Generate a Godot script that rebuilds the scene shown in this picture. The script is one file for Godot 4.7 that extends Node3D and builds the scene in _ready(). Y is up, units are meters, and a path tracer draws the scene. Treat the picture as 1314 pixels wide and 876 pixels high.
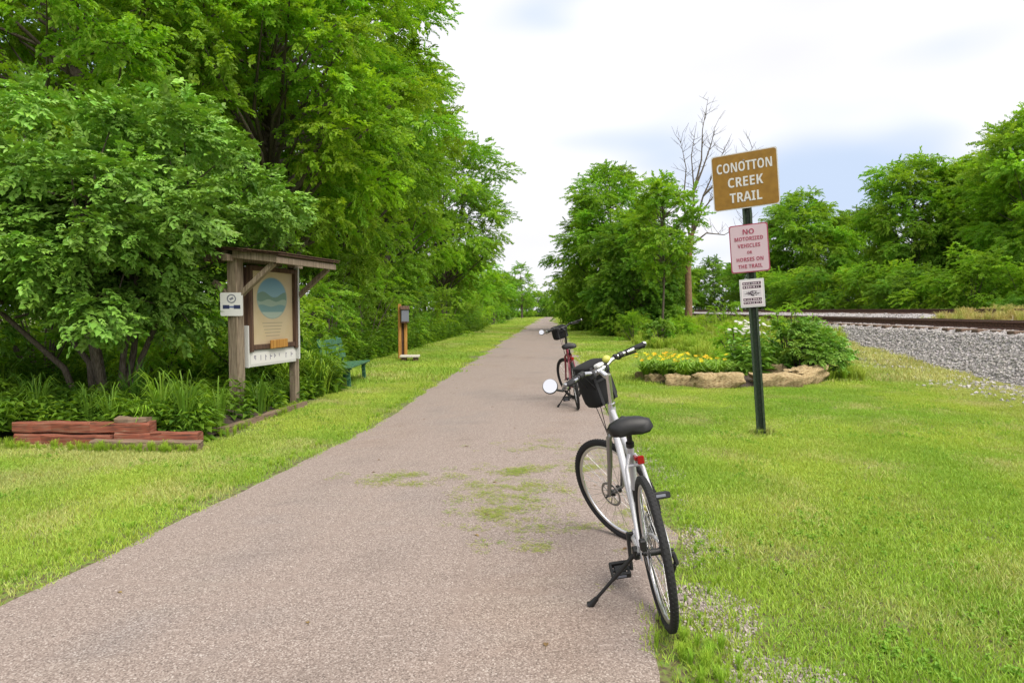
extends Node3D

# ---------------------------------------------------------------- mesh builder
class MB:
	var v := PackedVector3Array()
	var n := PackedVector3Array()
	var c := PackedColorArray()
	var i := PackedInt32Array()
	var xf := Transform3D.IDENTITY
	var col := Color.WHITE

	func vert(p: Vector3, nn: Vector3) -> int:
		v.append(xf * p)
		n.append((xf.basis * nn).normalized())
		c.append(col)
		return v.size() - 1

	func face(a: int, b: int, d: int) -> void:
		# clockwise from outside, judged by the mean of the normals
		var g := (v[b] - v[a]).cross(v[d] - v[a])
		if g.dot(n[a] + n[b] + n[d]) > 0.0:
			i.append_array([a, d, b])
		else:
			i.append_array([a, b, d])

	func tri(a: Vector3, b: Vector3, d: Vector3, hint: Vector3) -> void:
		var g := (b - a).cross(d - a).normalized()
		if g.dot(hint) < 0.0:
			g = -g
		face(vert(a, g), vert(b, g), vert(d, g))

	func quad(a: Vector3, b: Vector3, d: Vector3, e: Vector3, hint: Vector3) -> void:
		var g := (b - a).cross(d - a).normalized()
		if g.dot(hint) < 0.0:
			g = -g
		var i0 := vert(a, g)
		var i1 := vert(b, g)
		var i2 := vert(d, g)
		var i3 := vert(e, g)
		face(i0, i1, i2)
		face(i0, i2, i3)

	func box(at: Vector3, size: Vector3, basis := Basis.IDENTITY, ch := 0.004) -> void:
		var keep := xf
		xf = xf * Transform3D(basis, at)
		var h := size * 0.5
		var k: float = min(ch, min(h.x, min(h.y, h.z)) * 0.6)
		for ax in 3:
			var u := (ax + 1) % 3
			var w := (ax + 2) % 3
			for s: float in [-1.0, 1.0]:
				var nn := Vector3.ZERO
				nn[ax] = s
				var q: Array[Vector3] = []
				for e: Vector2 in [Vector2(-1, -1), Vector2(1, -1), Vector2(1, 1), Vector2(-1, 1)]:
					var p := Vector3.ZERO
					p[ax] = s * h[ax]
					p[u] = e.x * (h[u] - k)
					p[w] = e.y * (h[w] - k)
					q.append(p)
				quad(q[0], q[1], q[2], q[3], nn)
		for ax in 3:
			var u := (ax + 1) % 3
			var w := (ax + 2) % 3
			for su: float in [-1.0, 1.0]:
				for sw: float in [-1.0, 1.0]:
					var q: Array[Vector3] = []
					for e: float in [-1.0, 1.0]:
						var p1 := Vector3.ZERO
						p1[ax] = e * (h[ax] - k)
						p1[u] = su * h[u]
						p1[w] = sw * (h[w] - k)
						var p2 := p1
						p2[u] = su * (h[u] - k)
						p2[w] = sw * h[w]
						q.append(p1)
						q.append(p2)
					var nn := Vector3.ZERO
					nn[u] = su
					nn[w] = sw
					quad(q[0], q[1], q[3], q[2], nn)
		for sx: float in [-1.0, 1.0]:
			for sy: float in [-1.0, 1.0]:
				for sz: float in [-1.0, 1.0]:
					var s := Vector3(sx, sy, sz)
					var m := Vector3(h.x - k, h.y - k, h.z - k) * s
					tri(m + Vector3(sx * k, 0, 0), m + Vector3(0, sy * k, 0), m + Vector3(0, 0, sz * k), s)
		xf = keep

	func bar(a: Vector3, b: Vector3, w: float, d: float, up := Vector3.UP, ch := 0.004) -> void:
		var y := (b - a)
		var l := y.length()
		y /= l
		var x := y.cross(up)
		if x.length() < 0.01:
			x = y.cross(Vector3.RIGHT)
		x = x.normalized()
		var z := x.cross(y)
		box((a + b) * 0.5, Vector3(w, l, d), Basis(x, y, z), ch)

	func tube(pts: Array, radii: Array, sides := 8, caps := true, squash := 1.0) -> void:
		var m := pts.size()
		var t0: Vector3 = (pts[1] - pts[0]).normalized()
		var x := t0.cross(Vector3.UP)
		if x.length() < 0.1:
			x = t0.cross(Vector3.RIGHT)
		x = x.normalized()
		var prev := -1
		var first := v.size()
		for k in m:
			var t: Vector3 = (pts[mini(k + 1, m - 1)] - pts[maxi(k - 1, 0)]).normalized()
			x = (x - t * x.dot(t)).normalized()
			var y := t.cross(x)
			var r: float = radii[mini(k, radii.size() - 1)]
			var at := v.size()
			for s in sides:
				var a := TAU * s / sides
				var o := x * cos(a) + y * sin(a) * squash
				vert(pts[k] + o * r, o)
			if prev >= 0:
				for s in sides:
					var s2 := (s + 1) % sides
					face(prev + s, at + s, at + s2)
					face(prev + s, at + s2, prev + s2)
			prev = at
		if caps:
			for e in 2:
				var k := 0 if e == 0 else m - 1
				var t: Vector3 = (pts[0] - pts[1]).normalized() if e == 0 else (pts[m - 1] - pts[m - 2]).normalized()
				var base := first if e == 0 else prev
				var cc := vert(pts[k], t)
				var ring: Array[int] = []
				for s in sides:
					v.append(v[base + s])
					n.append((xf.basis * t).normalized())
					c.append(col)
					ring.append(v.size() - 1)
				for s in sides:
					face(cc, ring[s], ring[(s + 1) % sides])

	func torus(R: float, r: float, at: Vector3, basis: Basis, seg := 40, sides := 8, wide := 1.0, from := 0.0, to := TAU) -> void:
		# basis.x is the axle
		var closed := absf(to - from - TAU) < 0.001
		var prev := -1
		for k in seg + 1:
			var a := lerpf(from, to, float(k) / seg)
			var o := basis.y * cos(a) + basis.z * sin(a)
			var b := v.size()
			for s in sides:
				var e := TAU * s / sides
				var d := o * cos(e) + basis.x * sin(e) * wide
				vert(at + o * R + d * r, o * cos(e) + basis.x * sin(e) / wide)
			if prev >= 0:
				for s in sides:
					var s2 := (s + 1) % sides
					face(prev + s, b + s, b + s2)
					face(prev + s, b + s2, prev + s2)
			prev = b

	func disc(at: Vector3, axis: Vector3, r: float, thick: float, seg := 24) -> void:
		var a := at - axis.normalized() * thick * 0.5
		var b := at + axis.normalized() * thick * 0.5
		tube([a, b], [r], seg, true)

	func ball(at: Vector3, rad: Vector3, basis := Basis.IDENTITY, seg := 12, rings := 8, rough := 0.0, noise: FastNoiseLite = null, power := 2.0) -> void:
		var base := v.size()
		for k in rings + 1:
			var la := PI * k / rings
			for s in seg + 1:
				var lo := TAU * (s % seg) / seg
				var d := Vector3(sin(la) * cos(lo), cos(la), sin(la) * sin(lo))
				var q := 1.0
				if power != 2.0:
					q = 1.0 / pow(pow(absf(d.x), power) + pow(absf(d.y), power) + pow(absf(d.z), power), 1.0 / power)
				if noise:
					q *= 1.0 + rough * noise.get_noise_3dv(d * 1.3 + at * 7.0)
				vert(at + basis * (d * rad * q), basis * (d / rad))
		for k in rings:
			for s in seg:
				var a := base + k * (seg + 1) + s
				if k > 0:
					face(a, a + 1, a + seg + 2)
				if k < rings - 1:
					face(a, a + seg + 2, a + seg + 1)
		if noise or power != 2.0:
			smooth(base)

	func smooth(base: int) -> void:
		# recompute the normals from the faces, joining equal positions
		var acc := {}
		for t in range(0, i.size(), 3):
			if i[t] < base:
				continue
			var g := -(v[i[t + 1]] - v[i[t]]).cross(v[i[t + 2]] - v[i[t]])
			for k in 3:
				var key := (v[i[t + k]] * 5000.0).round()
				acc[key] = acc.get(key, Vector3.ZERO) + g
		for k in range(base, v.size()):
			var key := (v[k] * 5000.0).round()
			if acc.has(key) and acc[key].length() > 0.0:
				n[k] = acc[key].normalized()

	func mesh() -> ArrayMesh:
		var a := []
		a.resize(Mesh.ARRAY_MAX)
		a[Mesh.ARRAY_VERTEX] = v
		a[Mesh.ARRAY_NORMAL] = n
		a[Mesh.ARRAY_COLOR] = c
		a[Mesh.ARRAY_INDEX] = i
		var m := ArrayMesh.new()
		m.add_surface_from_arrays(Mesh.PRIMITIVE_TRIANGLES, a)
		return m

# ---------------------------------------------------------------- objects
var M := {}
var used := {}
var rng := RandomNumberGenerator.new()
var noise_soft := FastNoiseLite.new()
var noise_rock := FastNoiseLite.new()

func numbered(called: String) -> String:
	var k: int = used.get(called, 0)
	used[called] = k + 1
	return called if k == 0 else "%s_%03d" % [called, k]

func tag(o: Node3D, label: String, category: String, group := "", kind := "") -> void:
	if label: o.set_meta("label", label)
	if category: o.set_meta("category", category)
	if group: o.set_meta("group", group)
	if kind: o.set_meta("kind", kind)

func thing(called: String, label: String, category: String, at := Vector3.ZERO, group := "") -> Node3D:
	var o := Node3D.new()
	o.name = numbered(called)
	add_child(o)
	o.position = at
	tag(o, label, category, group)
	return o

func part(mb, called: String, material: Material, parent: Node3D) -> MeshInstance3D:
	var o := MeshInstance3D.new()
	o.mesh = mb.mesh() if mb is MB else mb
	o.material_override = material
	o.name = called
	parent.add_child(o, true)
	return o

func structure(mb: MB, called: String, material: Material) -> MeshInstance3D:
	var o := part(mb, numbered(called), material, self)
	o.set_meta("kind", "structure")
	return o

func letters(text: String, height: float, at: Vector3, material: Material, parent: Node3D, widen := 1.0) -> MeshInstance3D:
	var tm := TextMesh.new()
	var f := SystemFont.new()
	f.font_names = PackedStringArray(["Droid Sans"])
	f.font_weight = 700
	tm.font = f
	tm.text = text
	tm.font_size = 64
	tm.pixel_size = height / 46.0
	tm.depth = 0.003
	var o := MeshInstance3D.new()
	o.mesh = tm
	o.material_override = material
	o.name = "lettering"
	parent.add_child(o, true)
	o.position = at
	o.scale = Vector3(widen, 1, 1)
	return o

func lin(r: float, g: float, b: float) -> Color:
	return Color(r, g, b).linear_to_srgb()

func mat(r: float, g: float, b: float, rough := 0.8, metal := 0.0) -> StandardMaterial3D:
	var m := StandardMaterial3D.new()
	m.albedo_color = lin(r, g, b)
	m.roughness = rough
	m.metallic = metal
	m.vertex_color_use_as_albedo = true
	return m

func leaf_mat(r: float, g: float, b: float, rough: float, back: float) -> StandardMaterial3D:
	var m := mat(r, g, b, rough)
	m.metallic_specular = 0.35
	m.backlight_enabled = true
	m.backlight = Color(back, back, back * 0.55)
	m.cull_mode = BaseMaterial3D.CULL_DISABLED
	return m

func ramp_tex(kind: int, freq: float, octaves: int, size: int, stops: Array, mix_freq := 0.0, mix_share := 0.0, squeeze := Vector2.ONE, seed_ := 3) -> ImageTexture:
	# stops: colours in linear values, evenly spaced
	var nz := FastNoiseLite.new()
	nz.seed = seed_
	nz.noise_type = kind
	nz.frequency = freq
	nz.fractal_octaves = octaves
	if kind == FastNoiseLite.TYPE_CELLULAR:
		nz.cellular_return_type = FastNoiseLite.RETURN_CELL_VALUE
		nz.fractal_type = FastNoiseLite.FRACTAL_NONE
	var w := int(size * squeeze.x)
	var h := int(size * squeeze.y)
	var im := nz.get_seamless_image(w, h)
	if w != size or h != size:
		im.resize(size, size, Image.INTERPOLATE_CUBIC)
	im.convert(Image.FORMAT_L8)
	var d := im.get_data()
	var d2 := PackedByteArray()
	if mix_share > 0.0:
		var n2 := FastNoiseLite.new()
		n2.seed = seed_ + 5
		n2.noise_type = FastNoiseLite.TYPE_SIMPLEX_SMOOTH
		n2.frequency = mix_freq
		n2.fractal_octaves = 4
		var im2 := n2.get_seamless_image(size, size)
		im2.convert(Image.FORMAT_L8)
		d2 = im2.get_data()
	var lut := PackedByteArray()
	for k in 256:
		var t := k / 255.0 * (stops.size() - 1)
		var a: Color = stops[int(min(t, stops.size() - 1))]
		var b: Color = stops[int(min(t + 1, stops.size() - 1))]
		var q := a.lerp(b, t - floorf(t)).linear_to_srgb()
		lut.append_array([q.r8, q.g8, q.b8])
	var out := PackedByteArray()
	out.resize(size * size * 3)
	var wide := 1.7 if kind == FastNoiseLite.TYPE_SIMPLEX_SMOOTH else 1.0
	for k in size * size:
		var x: int = clampi(int((d[k] - 128) * wide) + 128, 0, 255)
		if mix_share > 0.0:
			x = int(x * (1.0 - mix_share) + d2[k] * mix_share)
		out[k * 3] = lut[x * 3]
		out[k * 3 + 1] = lut[x * 3 + 1]
		out[k * 3 + 2] = lut[x * 3 + 2]
	return ImageTexture.create_from_image(Image.create_from_data(size, size, false, Image.FORMAT_RGB8, out))

func textured(m: StandardMaterial3D, t: Texture2D, per_metre: Vector3, world := false, relief := 0.0) -> StandardMaterial3D:
	m.albedo_texture = t
	m.uv1_triplanar = true
	m.uv1_world_triplanar = world
	m.uv1_scale = per_metre
	if relief > 0.0:
		m.heightmap_enabled = true
		m.heightmap_texture = t
		m.heightmap_scale = relief
	return m

func materials() -> void:
	var W := Color.WHITE
	var px := 1024
	M.path = textured(mat(1, 1, 1, 0.95), ramp_tex(FastNoiseLite.TYPE_CELLULAR, 0.16, 1, px, [Color(.085, .066, .057), Color(.175, .137, .118), Color(.235, .186, .161), Color(.285, .232, .204), Color(.50, .45, .41)], 0.05, 0.25), Vector3.ONE * 1.05, true, 0.2)
	M.soil = textured(mat(1, 1, 1, 1.0), ramp_tex(FastNoiseLite.TYPE_SIMPLEX_SMOOTH, 0.05, 4, 512, [Color(.06, .045, .025), Color(.11, .10, .04), Color(.13, .17, .035), Color(.11, .19, .025)]), Vector3.ONE * 0.7, true)
	M.bed_soil = textured(mat(1, 1, 1, 1.0), ramp_tex(FastNoiseLite.TYPE_SIMPLEX_SMOOTH, 0.08, 4, 256, [Color(.018, .013, .01), Color(.05, .035, .026), Color(.09, .06, .045)]), Vector3.ONE * 1.5, true, 1.5)
	M.ballast = textured(mat(1, 1, 1, 0.95), ramp_tex(FastNoiseLite.TYPE_CELLULAR, 0.09, 1, 512, [Color(.16, .15, .15), Color(.26, .245, .245), Color(.34, .32, .32), Color(.44, .42, .42)], 0.03, 0.3), Vector3.ONE * 0.9, true, 0.6)
	M.rock = textured(mat(1, 1, 1, 0.9), ramp_tex(FastNoiseLite.TYPE_SIMPLEX_SMOOTH, 0.06, 4, 256, [Color(.5, .5, .5), Color(.8, .8, .8), W]), Vector3.ONE * 6.0, false)
	M.sandstone = textured(mat(1, 1, 1, 0.95), ramp_tex(FastNoiseLite.TYPE_SIMPLEX_SMOOTH, 0.02, 5, 512, [Color(.10, .06, .03), Color(.22, .145, .07), Color(.36, .265, .13), Color(.42, .33, .18), Color(.50, .43, .28)], 0.15, 0.3, Vector2(0.6, 1.6)), Vector3(2.0, 3.5, 2.0), false, 3.0)
	M.grey_wood = textured(mat(1, 1, 1, 0.9), ramp_tex(FastNoiseLite.TYPE_SIMPLEX_SMOOTH, 0.02, 4, 512, [Color(.10, .073, .045), Color(.19, .145, .10), Color(.26, .205, .145), Color(.34, .28, .21)], 0.02, 0.2, Vector2(3.0, 0.25)), Vector3(1.6, 0.8, 1.6), false, 0.3)
	M.dark_wood = textured(mat(1, 1, 1, 0.85), ramp_tex(FastNoiseLite.TYPE_SIMPLEX_SMOOTH, 0.02, 4, 256, [Color(.045, .022, .013), Color(.085, .045, .027), Color(.125, .07, .042)], 0.02, 0.2, Vector2(3.0, 0.25)), Vector3(1.6, 0.8, 1.6))
	M.orange_wood = textured(mat(1, 1, 1, 0.7), ramp_tex(FastNoiseLite.TYPE_SIMPLEX_SMOOTH, 0.02, 4, 256, [Color(.3, .13, .02), Color(.42, .2, .035), Color(.5, .27, .06)], 0.02, 0.2, Vector2(3.0, 0.25)), Vector3(1.6, 0.8, 1.6))
	M.red_timber = textured(mat(1, 1, 1, 0.9), ramp_tex(FastNoiseLite.TYPE_SIMPLEX_SMOOTH, 0.03, 5, 512, [Color(.03, .018, .012), Color(.09, .04, .026), Color(.21, .055, .03), Color(.24, .075, .04), Color(.22, .11, .07), Color(.34, .26, .18)], 0.012, 0.35, Vector2(0.2, 2.5)), Vector3(0.8, 1.6, 1.6), false, 0.6)
	M.grey_timber = textured(mat(1, 1, 1, 0.9), ramp_tex(FastNoiseLite.TYPE_SIMPLEX_SMOOTH, 0.03, 5, 512, [Color(.05, .034, .025), Color(.15, .105, .07), Color(.22, .15, .10), Color(.27, .17, .115)], 0.02, 0.3, Vector2(0.2, 2.5)), Vector3(0.8, 1.6, 1.6), false, 0.6)
	M.bark = textured(mat(1, 1, 1, 0.95), ramp_tex(FastNoiseLite.TYPE_SIMPLEX_SMOOTH, 0.035, 5, 512, [Color(.03, .022, .015), Color(.085, .065, .045), Color(.14, .115, .085), Color(.2, .17, .13)], 0.02, 0.2, Vector2(2.0, 0.5)), Vector3(2.0, 1.0, 2.0), false, 1.5)
	M.snag_bark = textured(mat(1, 1, 1, 0.9), ramp_tex(FastNoiseLite.TYPE_SIMPLEX_SMOOTH, 0.035, 5, 256, [Color(.1, .055, .03), Color(.22, .135, .075), Color(.32, .2, .12)], 0.02, 0.2, Vector2(2.0, 0.5)), Vector3(2.0, 1.0, 2.0))
	M.rust = textured(mat(1, 1, 1, 0.85), ramp_tex(FastNoiseLite.TYPE_SIMPLEX_SMOOTH, 0.04, 4, 256, [Color(.04, .02, .014), Color(.09, .042, .026), Color(.15, .075, .05)]), Vector3.ONE * 2.0, true)
	M.tie = textured(mat(1, 1, 1, 0.95), ramp_tex(FastNoiseLite.TYPE_SIMPLEX_SMOOTH, 0.03, 4, 256, [Color(.05, .034, .025), Color(.13, .085, .06), Color(.22, .15, .11)], 0.02, 0.2, Vector2(0.3, 2.0)), Vector3(0.8, 1.6, 1.6))
	M.railtop = mat(.42, .40, .38, 0.3, 1.0)
	M.bench_green = textured(mat(1, 1, 1, 0.6), ramp_tex(FastNoiseLite.TYPE_SIMPLEX_SMOOTH, 0.03, 4, 256, [Color(.010, .06, .028), Color(.022, .11, .052), Color(.09, .19, .11)]), Vector3.ONE * 2.0)
	M.black = mat(.009, .009, .010, 0.5)
	M.rubber = mat(.012, .012, .013, 0.85)
	M.fabric = mat(.006, .006, .007, 0.95)
	M.silver = mat(.62, .62, .64, 0.32, 1.0)
	M.dull_metal = mat(.30, .30, .31, 0.45, 1.0)
	M.paint_white = mat(.42, .42, .45, 0.28)
	M.paint_white.clearcoat_enabled = true
	M.paint_white.clearcoat = 0.6
	M.paint_white.clearcoat_roughness = 0.15
	M.paint_red = mat(.17, .010, .03, 0.3)
	M.paint_red.clearcoat_enabled = true
	M.paint_red.clearcoat = 0.6
	M.mirror = mat(.9, .9, .92, 0.04, 1.0)
	M.red_lens = mat(.28, .008, .008, 0.2)
	M.strap = mat(.03, .03, .034, 0.8)
	M.yellow = mat(.52, .52, .10, 0.45)
	M.white = mat(.60, .60, .58, 0.5)
	M.cream = mat(.62, .54, .40, 0.6)
	M.sign_brown = textured(mat(1, 1, 1, 0.5), ramp_tex(FastNoiseLite.TYPE_SIMPLEX_SMOOTH, 0.02, 4, 256, [Color(.235, .118, .006), Color(.265, .136, .008), Color(.29, .15, .011)]), Vector3.ONE * 1.5)
	M.sign_pink = mat(.58, .44, .49, 0.5)
	M.sign_red = mat(.34, .06, .10, 0.5)
	M.sign_white = mat(.62, .62, .61, 0.45)
	M.post_green = textured(mat(1, 1, 1, 0.55), ramp_tex(FastNoiseLite.TYPE_SIMPLEX_SMOOTH, 0.05, 4, 256, [Color(.016, .032, .018), Color(.03, .055, .03), Color(.06, .075, .045)]), Vector3.ONE * 3.0)
	M.grey_box = mat(.17, .18, .22, 0.5)
	M.concrete = textured(mat(1, 1, 1, 0.9), ramp_tex(FastNoiseLite.TYPE_SIMPLEX_SMOOTH, 0.05, 4, 256, [Color(.38, .35, .28), Color(.55, .52, .44), Color(.62, .6, .52)]), Vector3.ONE * 2.0)
	M.leaf = leaf_mat(1, 1, 1, 0.5, 1.0)
	M.leaf_glossy = leaf_mat(1, 1, 1, 0.38, 0.7)
	M.grass = leaf_mat(1, 1, 1, 0.6, 0.8)
	M.petal = leaf_mat(1, 1, 1, 0.6, 0.6)

# ---------------------------------------------------------------- the lie of the land (x across the path, z along it; the path runs to -z)
func path_left(z: float) -> float:
	return -2.33 - 0.50 * clampf((8.0 + z) / 5.0, 0.0, 1.4) + 0.05 * noise_soft.get_noise_2d(z * 22.0, 3.0) + 0.05 * noise_soft.get_noise_2d(z * 80.0, 9.0)

func path_right(z: float) -> float:
	return 0.93 + 0.004 * clampf(-z, 0.0, 40.0) - 0.42 * clampf((4.3 + z) / 1.9, 0.0, 1.25) + 0.06 * noise_soft.get_noise_2d(z * 22.0, 43.0) + 0.10 * noise_soft.get_noise_2d(z * 110.0, 29.0)

func land(x: float, z: float) -> float:
	var d := -z
	var h := 0.0
	var berm := lerpf(0.10, 0.72, smoothstep(11.0, 25.0, d))
	if x > 5.0:
		h = smoothstep(5.6, 8.4, x) * berm
	if x > 8.6:
		h = lerpf(berm, 1.28, smoothstep(8.6, 18.0, x))
	if x < -4.0:
		h = 0.35 * smoothstep(-4.0, -14.0, x)
	var off := minf(absf(x - path_mid(z)) - 1.7, 1.0)
	if off > 0.0:
		h += 0.035 * off * noise_soft.get_noise_2d(x * 14.0, z * 14.0)
	return h

func path_mid(_z: float) -> float:
	return -0.7

func bare_ground(x: float, z: float) -> float:
	# worn spots on the right shoulder: above 0 is bare
	var e := x - path_right(z)
	var w := 0.35 * noise_soft.get_noise_2d(x * 130.0 + 900.0, z * 130.0)
	var a := 1.0 - Vector2((x - .80) / .24, (z + 3.15) / .42).length()
	var b := 1.0 - Vector2((x - .93) / .26, (z + 2.55) / .24).length()
	var c := 1.0 - absf(e - .05) / .13 if z < -3.4 and z > -7.0 else -1.0
	var d := 1.0 - Vector2((x - 3.05) / .14, (z + 3.9) / .2).length()
	return maxf(maxf(a, b), maxf(c * .18, d)) + w

func in_view(x: float, z: float, margin := 1.6) -> bool:
	var d := -z
	return d > 1.7 and x > -0.87 * d - margin and x < 0.74 * d + margin

# ---------------------------------------------------------------- leaves
func leaf(mb: MB, at: Vector3, dir: Vector3, up: Vector3, l: float, w: float, fold := 0.25, curl := 0.15) -> void:
	var side := dir.cross(up).normalized()
	var nn := side.cross(dir).normalized()
	var a := at
	var t := at + dir * l - nn * l * curl
	var m := at + dir * l * 0.42 + nn * l * 0.02
	var e1 := m + side * w * 0.5 + nn * w * fold
	var e2 := m - side * w * 0.5 + nn * w * fold
	mb.tri(a, e1, t, nn)
	mb.tri(a, t, e2, nn)

func leaf_round(mb: MB, at: Vector3, dir: Vector3, up: Vector3, l: float, w: float) -> void:
	var side := dir.cross(up).normalized()
	var nn := side.cross(dir).normalized()
	var a := at
	var b := at + dir * l * 0.45 - nn * l * 0.02
	var t := at + dir * l - nn * l * 0.22
	for s: float in [-1.0, 1.0]:
		var p := at + dir * l * 0.22 + side * s * w * 0.46 + nn * w * 0.14
		var q := at + dir * l * 0.6 + side * s * w * 0.40 + nn * w * 0.08
		mb.tri(a, p, b, nn)
		mb.tri(p, q, b, nn)
		mb.tri(b, q, t, nn)

func spray_mesh(count: int, ll: float, lw: float, spread: float, seed_: int, round_ := false, droop := 0.25) -> ArrayMesh:
	# a twig along +z, its leaves facing +y
	var r := RandomNumberGenerator.new()
	r.seed = seed_
	var mb := MB.new()
	for k in count:
		var t := (k + 0.5) / count
		var side := -1.0 if k % 2 == 0 else 1.0
		var at := Vector3(r.randf_range(-.05, .05), -droop * t * t + r.randf_range(-.06, .06), t * 0.85)
		var dir := Vector3(side * spread * r.randf_range(0.5, 1.2) * (1.15 - t), r.randf_range(-.45, .25), r.randf_range(0.35, 1.0)).normalized()
		var up := Vector3(r.randf_range(-.5, .5), 1.0, r.randf_range(-.5, .5)).normalized()
		var g := r.randf_range(0.82, 1.15)
		mb.col = Color(g * r.randf_range(.92, 1.1), g, g * r.randf_range(.85, 1.1))
		if round_:
			leaf_round(mb, at, dir, up, ll * r.randf_range(.75, 1.2), lw * r.randf_range(.8, 1.15))
		else:
			leaf(mb, at, dir, up, ll * r.randf_range(.75, 1.2), lw * r.randf_range(.8, 1.15))
	return mb.mesh()

var SPRAY := []
var SPRAY_ROUND := []
var SPRAY_FINE := []

func copies_of(mesh: Mesh, buf: PackedFloat32Array, called: String, material: Material, parent: Node3D, kind := "") -> MultiMeshInstance3D:
	var mm := MultiMesh.new()
	mm.transform_format = MultiMesh.TRANSFORM_3D
	mm.use_colors = true
	mm.mesh = mesh
	mm.instance_count = buf.size() / 16
	mm.buffer = buf
	var o := MultiMeshInstance3D.new()
	o.multimesh = mm
	o.material_override = material
	o.name = called
	parent.add_child(o, true)
	if kind:
		o.set_meta("kind", kind)
	return o

func put(buf: PackedFloat32Array, b: Basis, o: Vector3, c: Color) -> void:
	buf.append_array([b.x.x, b.y.x, b.z.x, o.x, b.x.y, b.y.y, b.z.y, o.y, b.x.z, b.y.z, b.z.z, o.z, c.r, c.g, c.b, 1.0])

func aim(dir: Vector3, up: Vector3, s: float) -> Basis:
	var z := dir.normalized()
	var x := up.cross(z)
	if x.length_squared() < 1e-6:
		x = Vector3.RIGHT
	x = x.normalized()
	return Basis(x * s, z.cross(x) * s, z * s)

# clumps: [centre, radius, flatness, colour]; sprays sit mostly near the skin of each clump and point outwards
func foliage(clumps: Array, per: float, size: float, kind: Array, called: String, material: Material, parent: Node3D, r: RandomNumberGenerator, loose := 0.5, middle := Vector3.INF) -> void:
	var buf := PackedFloat32Array()
	for q in clumps:
		var c0: Vector3 = q[0]
		var rad: float = q[1]
		var flat: float = q[2]
		var base: Color = q[3]
		var m := int(per * rad * rad)
		for k in m:
			var d := Vector3(r.randfn(), r.randfn(), r.randfn()).normalized()
			var u := pow(r.randf(), 0.45)
			var p := c0 + Vector3(d.x, d.y * flat, d.z) * rad * u
			var out := d * 0.8 + Vector3(r.randfn(), r.randfn() * 0.6, r.randfn()) * loose
			if middle != Vector3.INF:
				out += (c0 - middle).normalized() * 0.5
			out.y = out.y * 0.55 - 0.12
			var up := Vector3(r.randfn() * 0.55, 1.0, r.randfn() * 0.55)
			var s := size * r.randf_range(0.5, 1.4)
			var g := r.randf_range(0.84, 1.16)
			put(buf, aim(out, up, s), p - out.normalized() * s * 0.4, Color(base.r * g * r.randf_range(.92, 1.08), base.g * g, base.b * g))
	var one := buf.size() / 16
	# three twig shapes share the sprays of a crown by being joined in one mesh each; here one shape per crown, chosen by seed
	if one > 0:
		copies_of(kind[r.randi() % kind.size()], buf, called, material, parent, "stuff")

func tree(called: String, label: String, group: String, at: Vector3, h: float, rad: float, first: float, col: Color, seed_: int, o := {}) -> Node3D:
	var r := RandomNumberGenerator.new()
	r.seed = seed_
	var ground := land(at.x, at.z)
	var t := thing(called, label, o.get("category", "tree"), Vector3(at.x, ground - 0.05, at.z), group)
	var tr: float = o.get("trunk", h * 0.018)
	var wood := MB.new()
	var lean: Vector3 = Vector3(r.randf_range(-.06, .06), 1, r.randf_range(-.06, .06)) + o.get("lean", Vector3.ZERO)
	var pts: Array[Vector3] = []
	var radii := []
	for k in 7:
		var u := k / 6.0
		pts.append(lean * (h * 0.86 * u) + Vector3(sin(u * 5.0 + seed_) * 0.02 * h * u, 0, cos(u * 4.0 + seed_) * 0.02 * h * u))
		radii.append(tr * (1.25 if k == 0 else 1.0 - 0.85 * u))
	wood.tube(pts, radii, 9, true)
	var count: int = o.get("clumps", 60)
	var clumps := []
	var low := first / h
	var um: float = o.get("widest", 0.5)
	var tries := 0
	while clumps.size() < count and tries < count * 20:
		tries += 1
		var u := lerpf(low, 1.0, r.randf())
		var e := (u - lerpf(low, 1.0, um)) / (lerpf(low, 1.0, um) - low + 0.02) if u < lerpf(low, 1.0, um) else (u - lerpf(low, 1.0, um)) / (1.0 - lerpf(low, 1.0, um))
		var rm := rad * pow(maxf(0.0, 1.0 - pow(absf(e), 2.2)), 0.5)
		var a := r.randf() * TAU
		rm *= 0.86 + 0.3 * noise_soft.get_noise_3d(cos(a) * 60.0 + seed_ * 13.0, sin(a) * 60.0, u * 140.0)
		var rr := rm * sqrt(r.randf_range(0.22, 1.0))
		var cr: float = rad * r.randf_range(0.17, 0.30) * o.get("clump_size", 1.0)
		var p := lean * (h * u - cr * 0.4) + Vector3(cos(a) * rr, 0, sin(a) * rr)
		var ok := true
		for q in clumps:
			if p.distance_to(q[0]) < (cr + q[1]) * o.get("apart", 0.5):
				ok = false
				break
		if not ok:
			continue
		var g := r.randf_range(0.8, 1.22)
		clumps.append([p, cr, r.randf_range(0.5, 0.8), Color(col.r * g * r.randf_range(.88, 1.12), col.g * g, col.b * g * r.randf_range(.8, 1.2))])
	for q in clumps:
		var p: Vector3 = q[0]
		var hd := Vector2(p.x - lean.x * p.y, p.z - lean.z * p.y).length()
		var ya := clampf(p.y - hd * r.randf_range(0.5, 1.0), first * 0.6, h * 0.8)
		var s := lean * ya
		var br := tr * (1.0 - 0.85 * ya / (h * 0.86)) * 0.42
		var mid := s.lerp(p, 0.5) + Vector3(r.randf_range(-.1, .1), -0.08, r.randf_range(-.1, .1)) * hd
		wood.tube([s, mid, p], [maxf(br, 0.02), maxf(br * 0.6, 0.014), 0.008], 5, false)
	var tk := part(wood, "trunk", o.get("bark", M.bark), t)
	foliage(clumps, o.get("per", 60.0), o.get("spray", 0.6), o.get("kind", SPRAY), "crown", o.get("leaf", M.leaf), t, r, 0.5, lean * h * 0.5)
	return t

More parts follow.
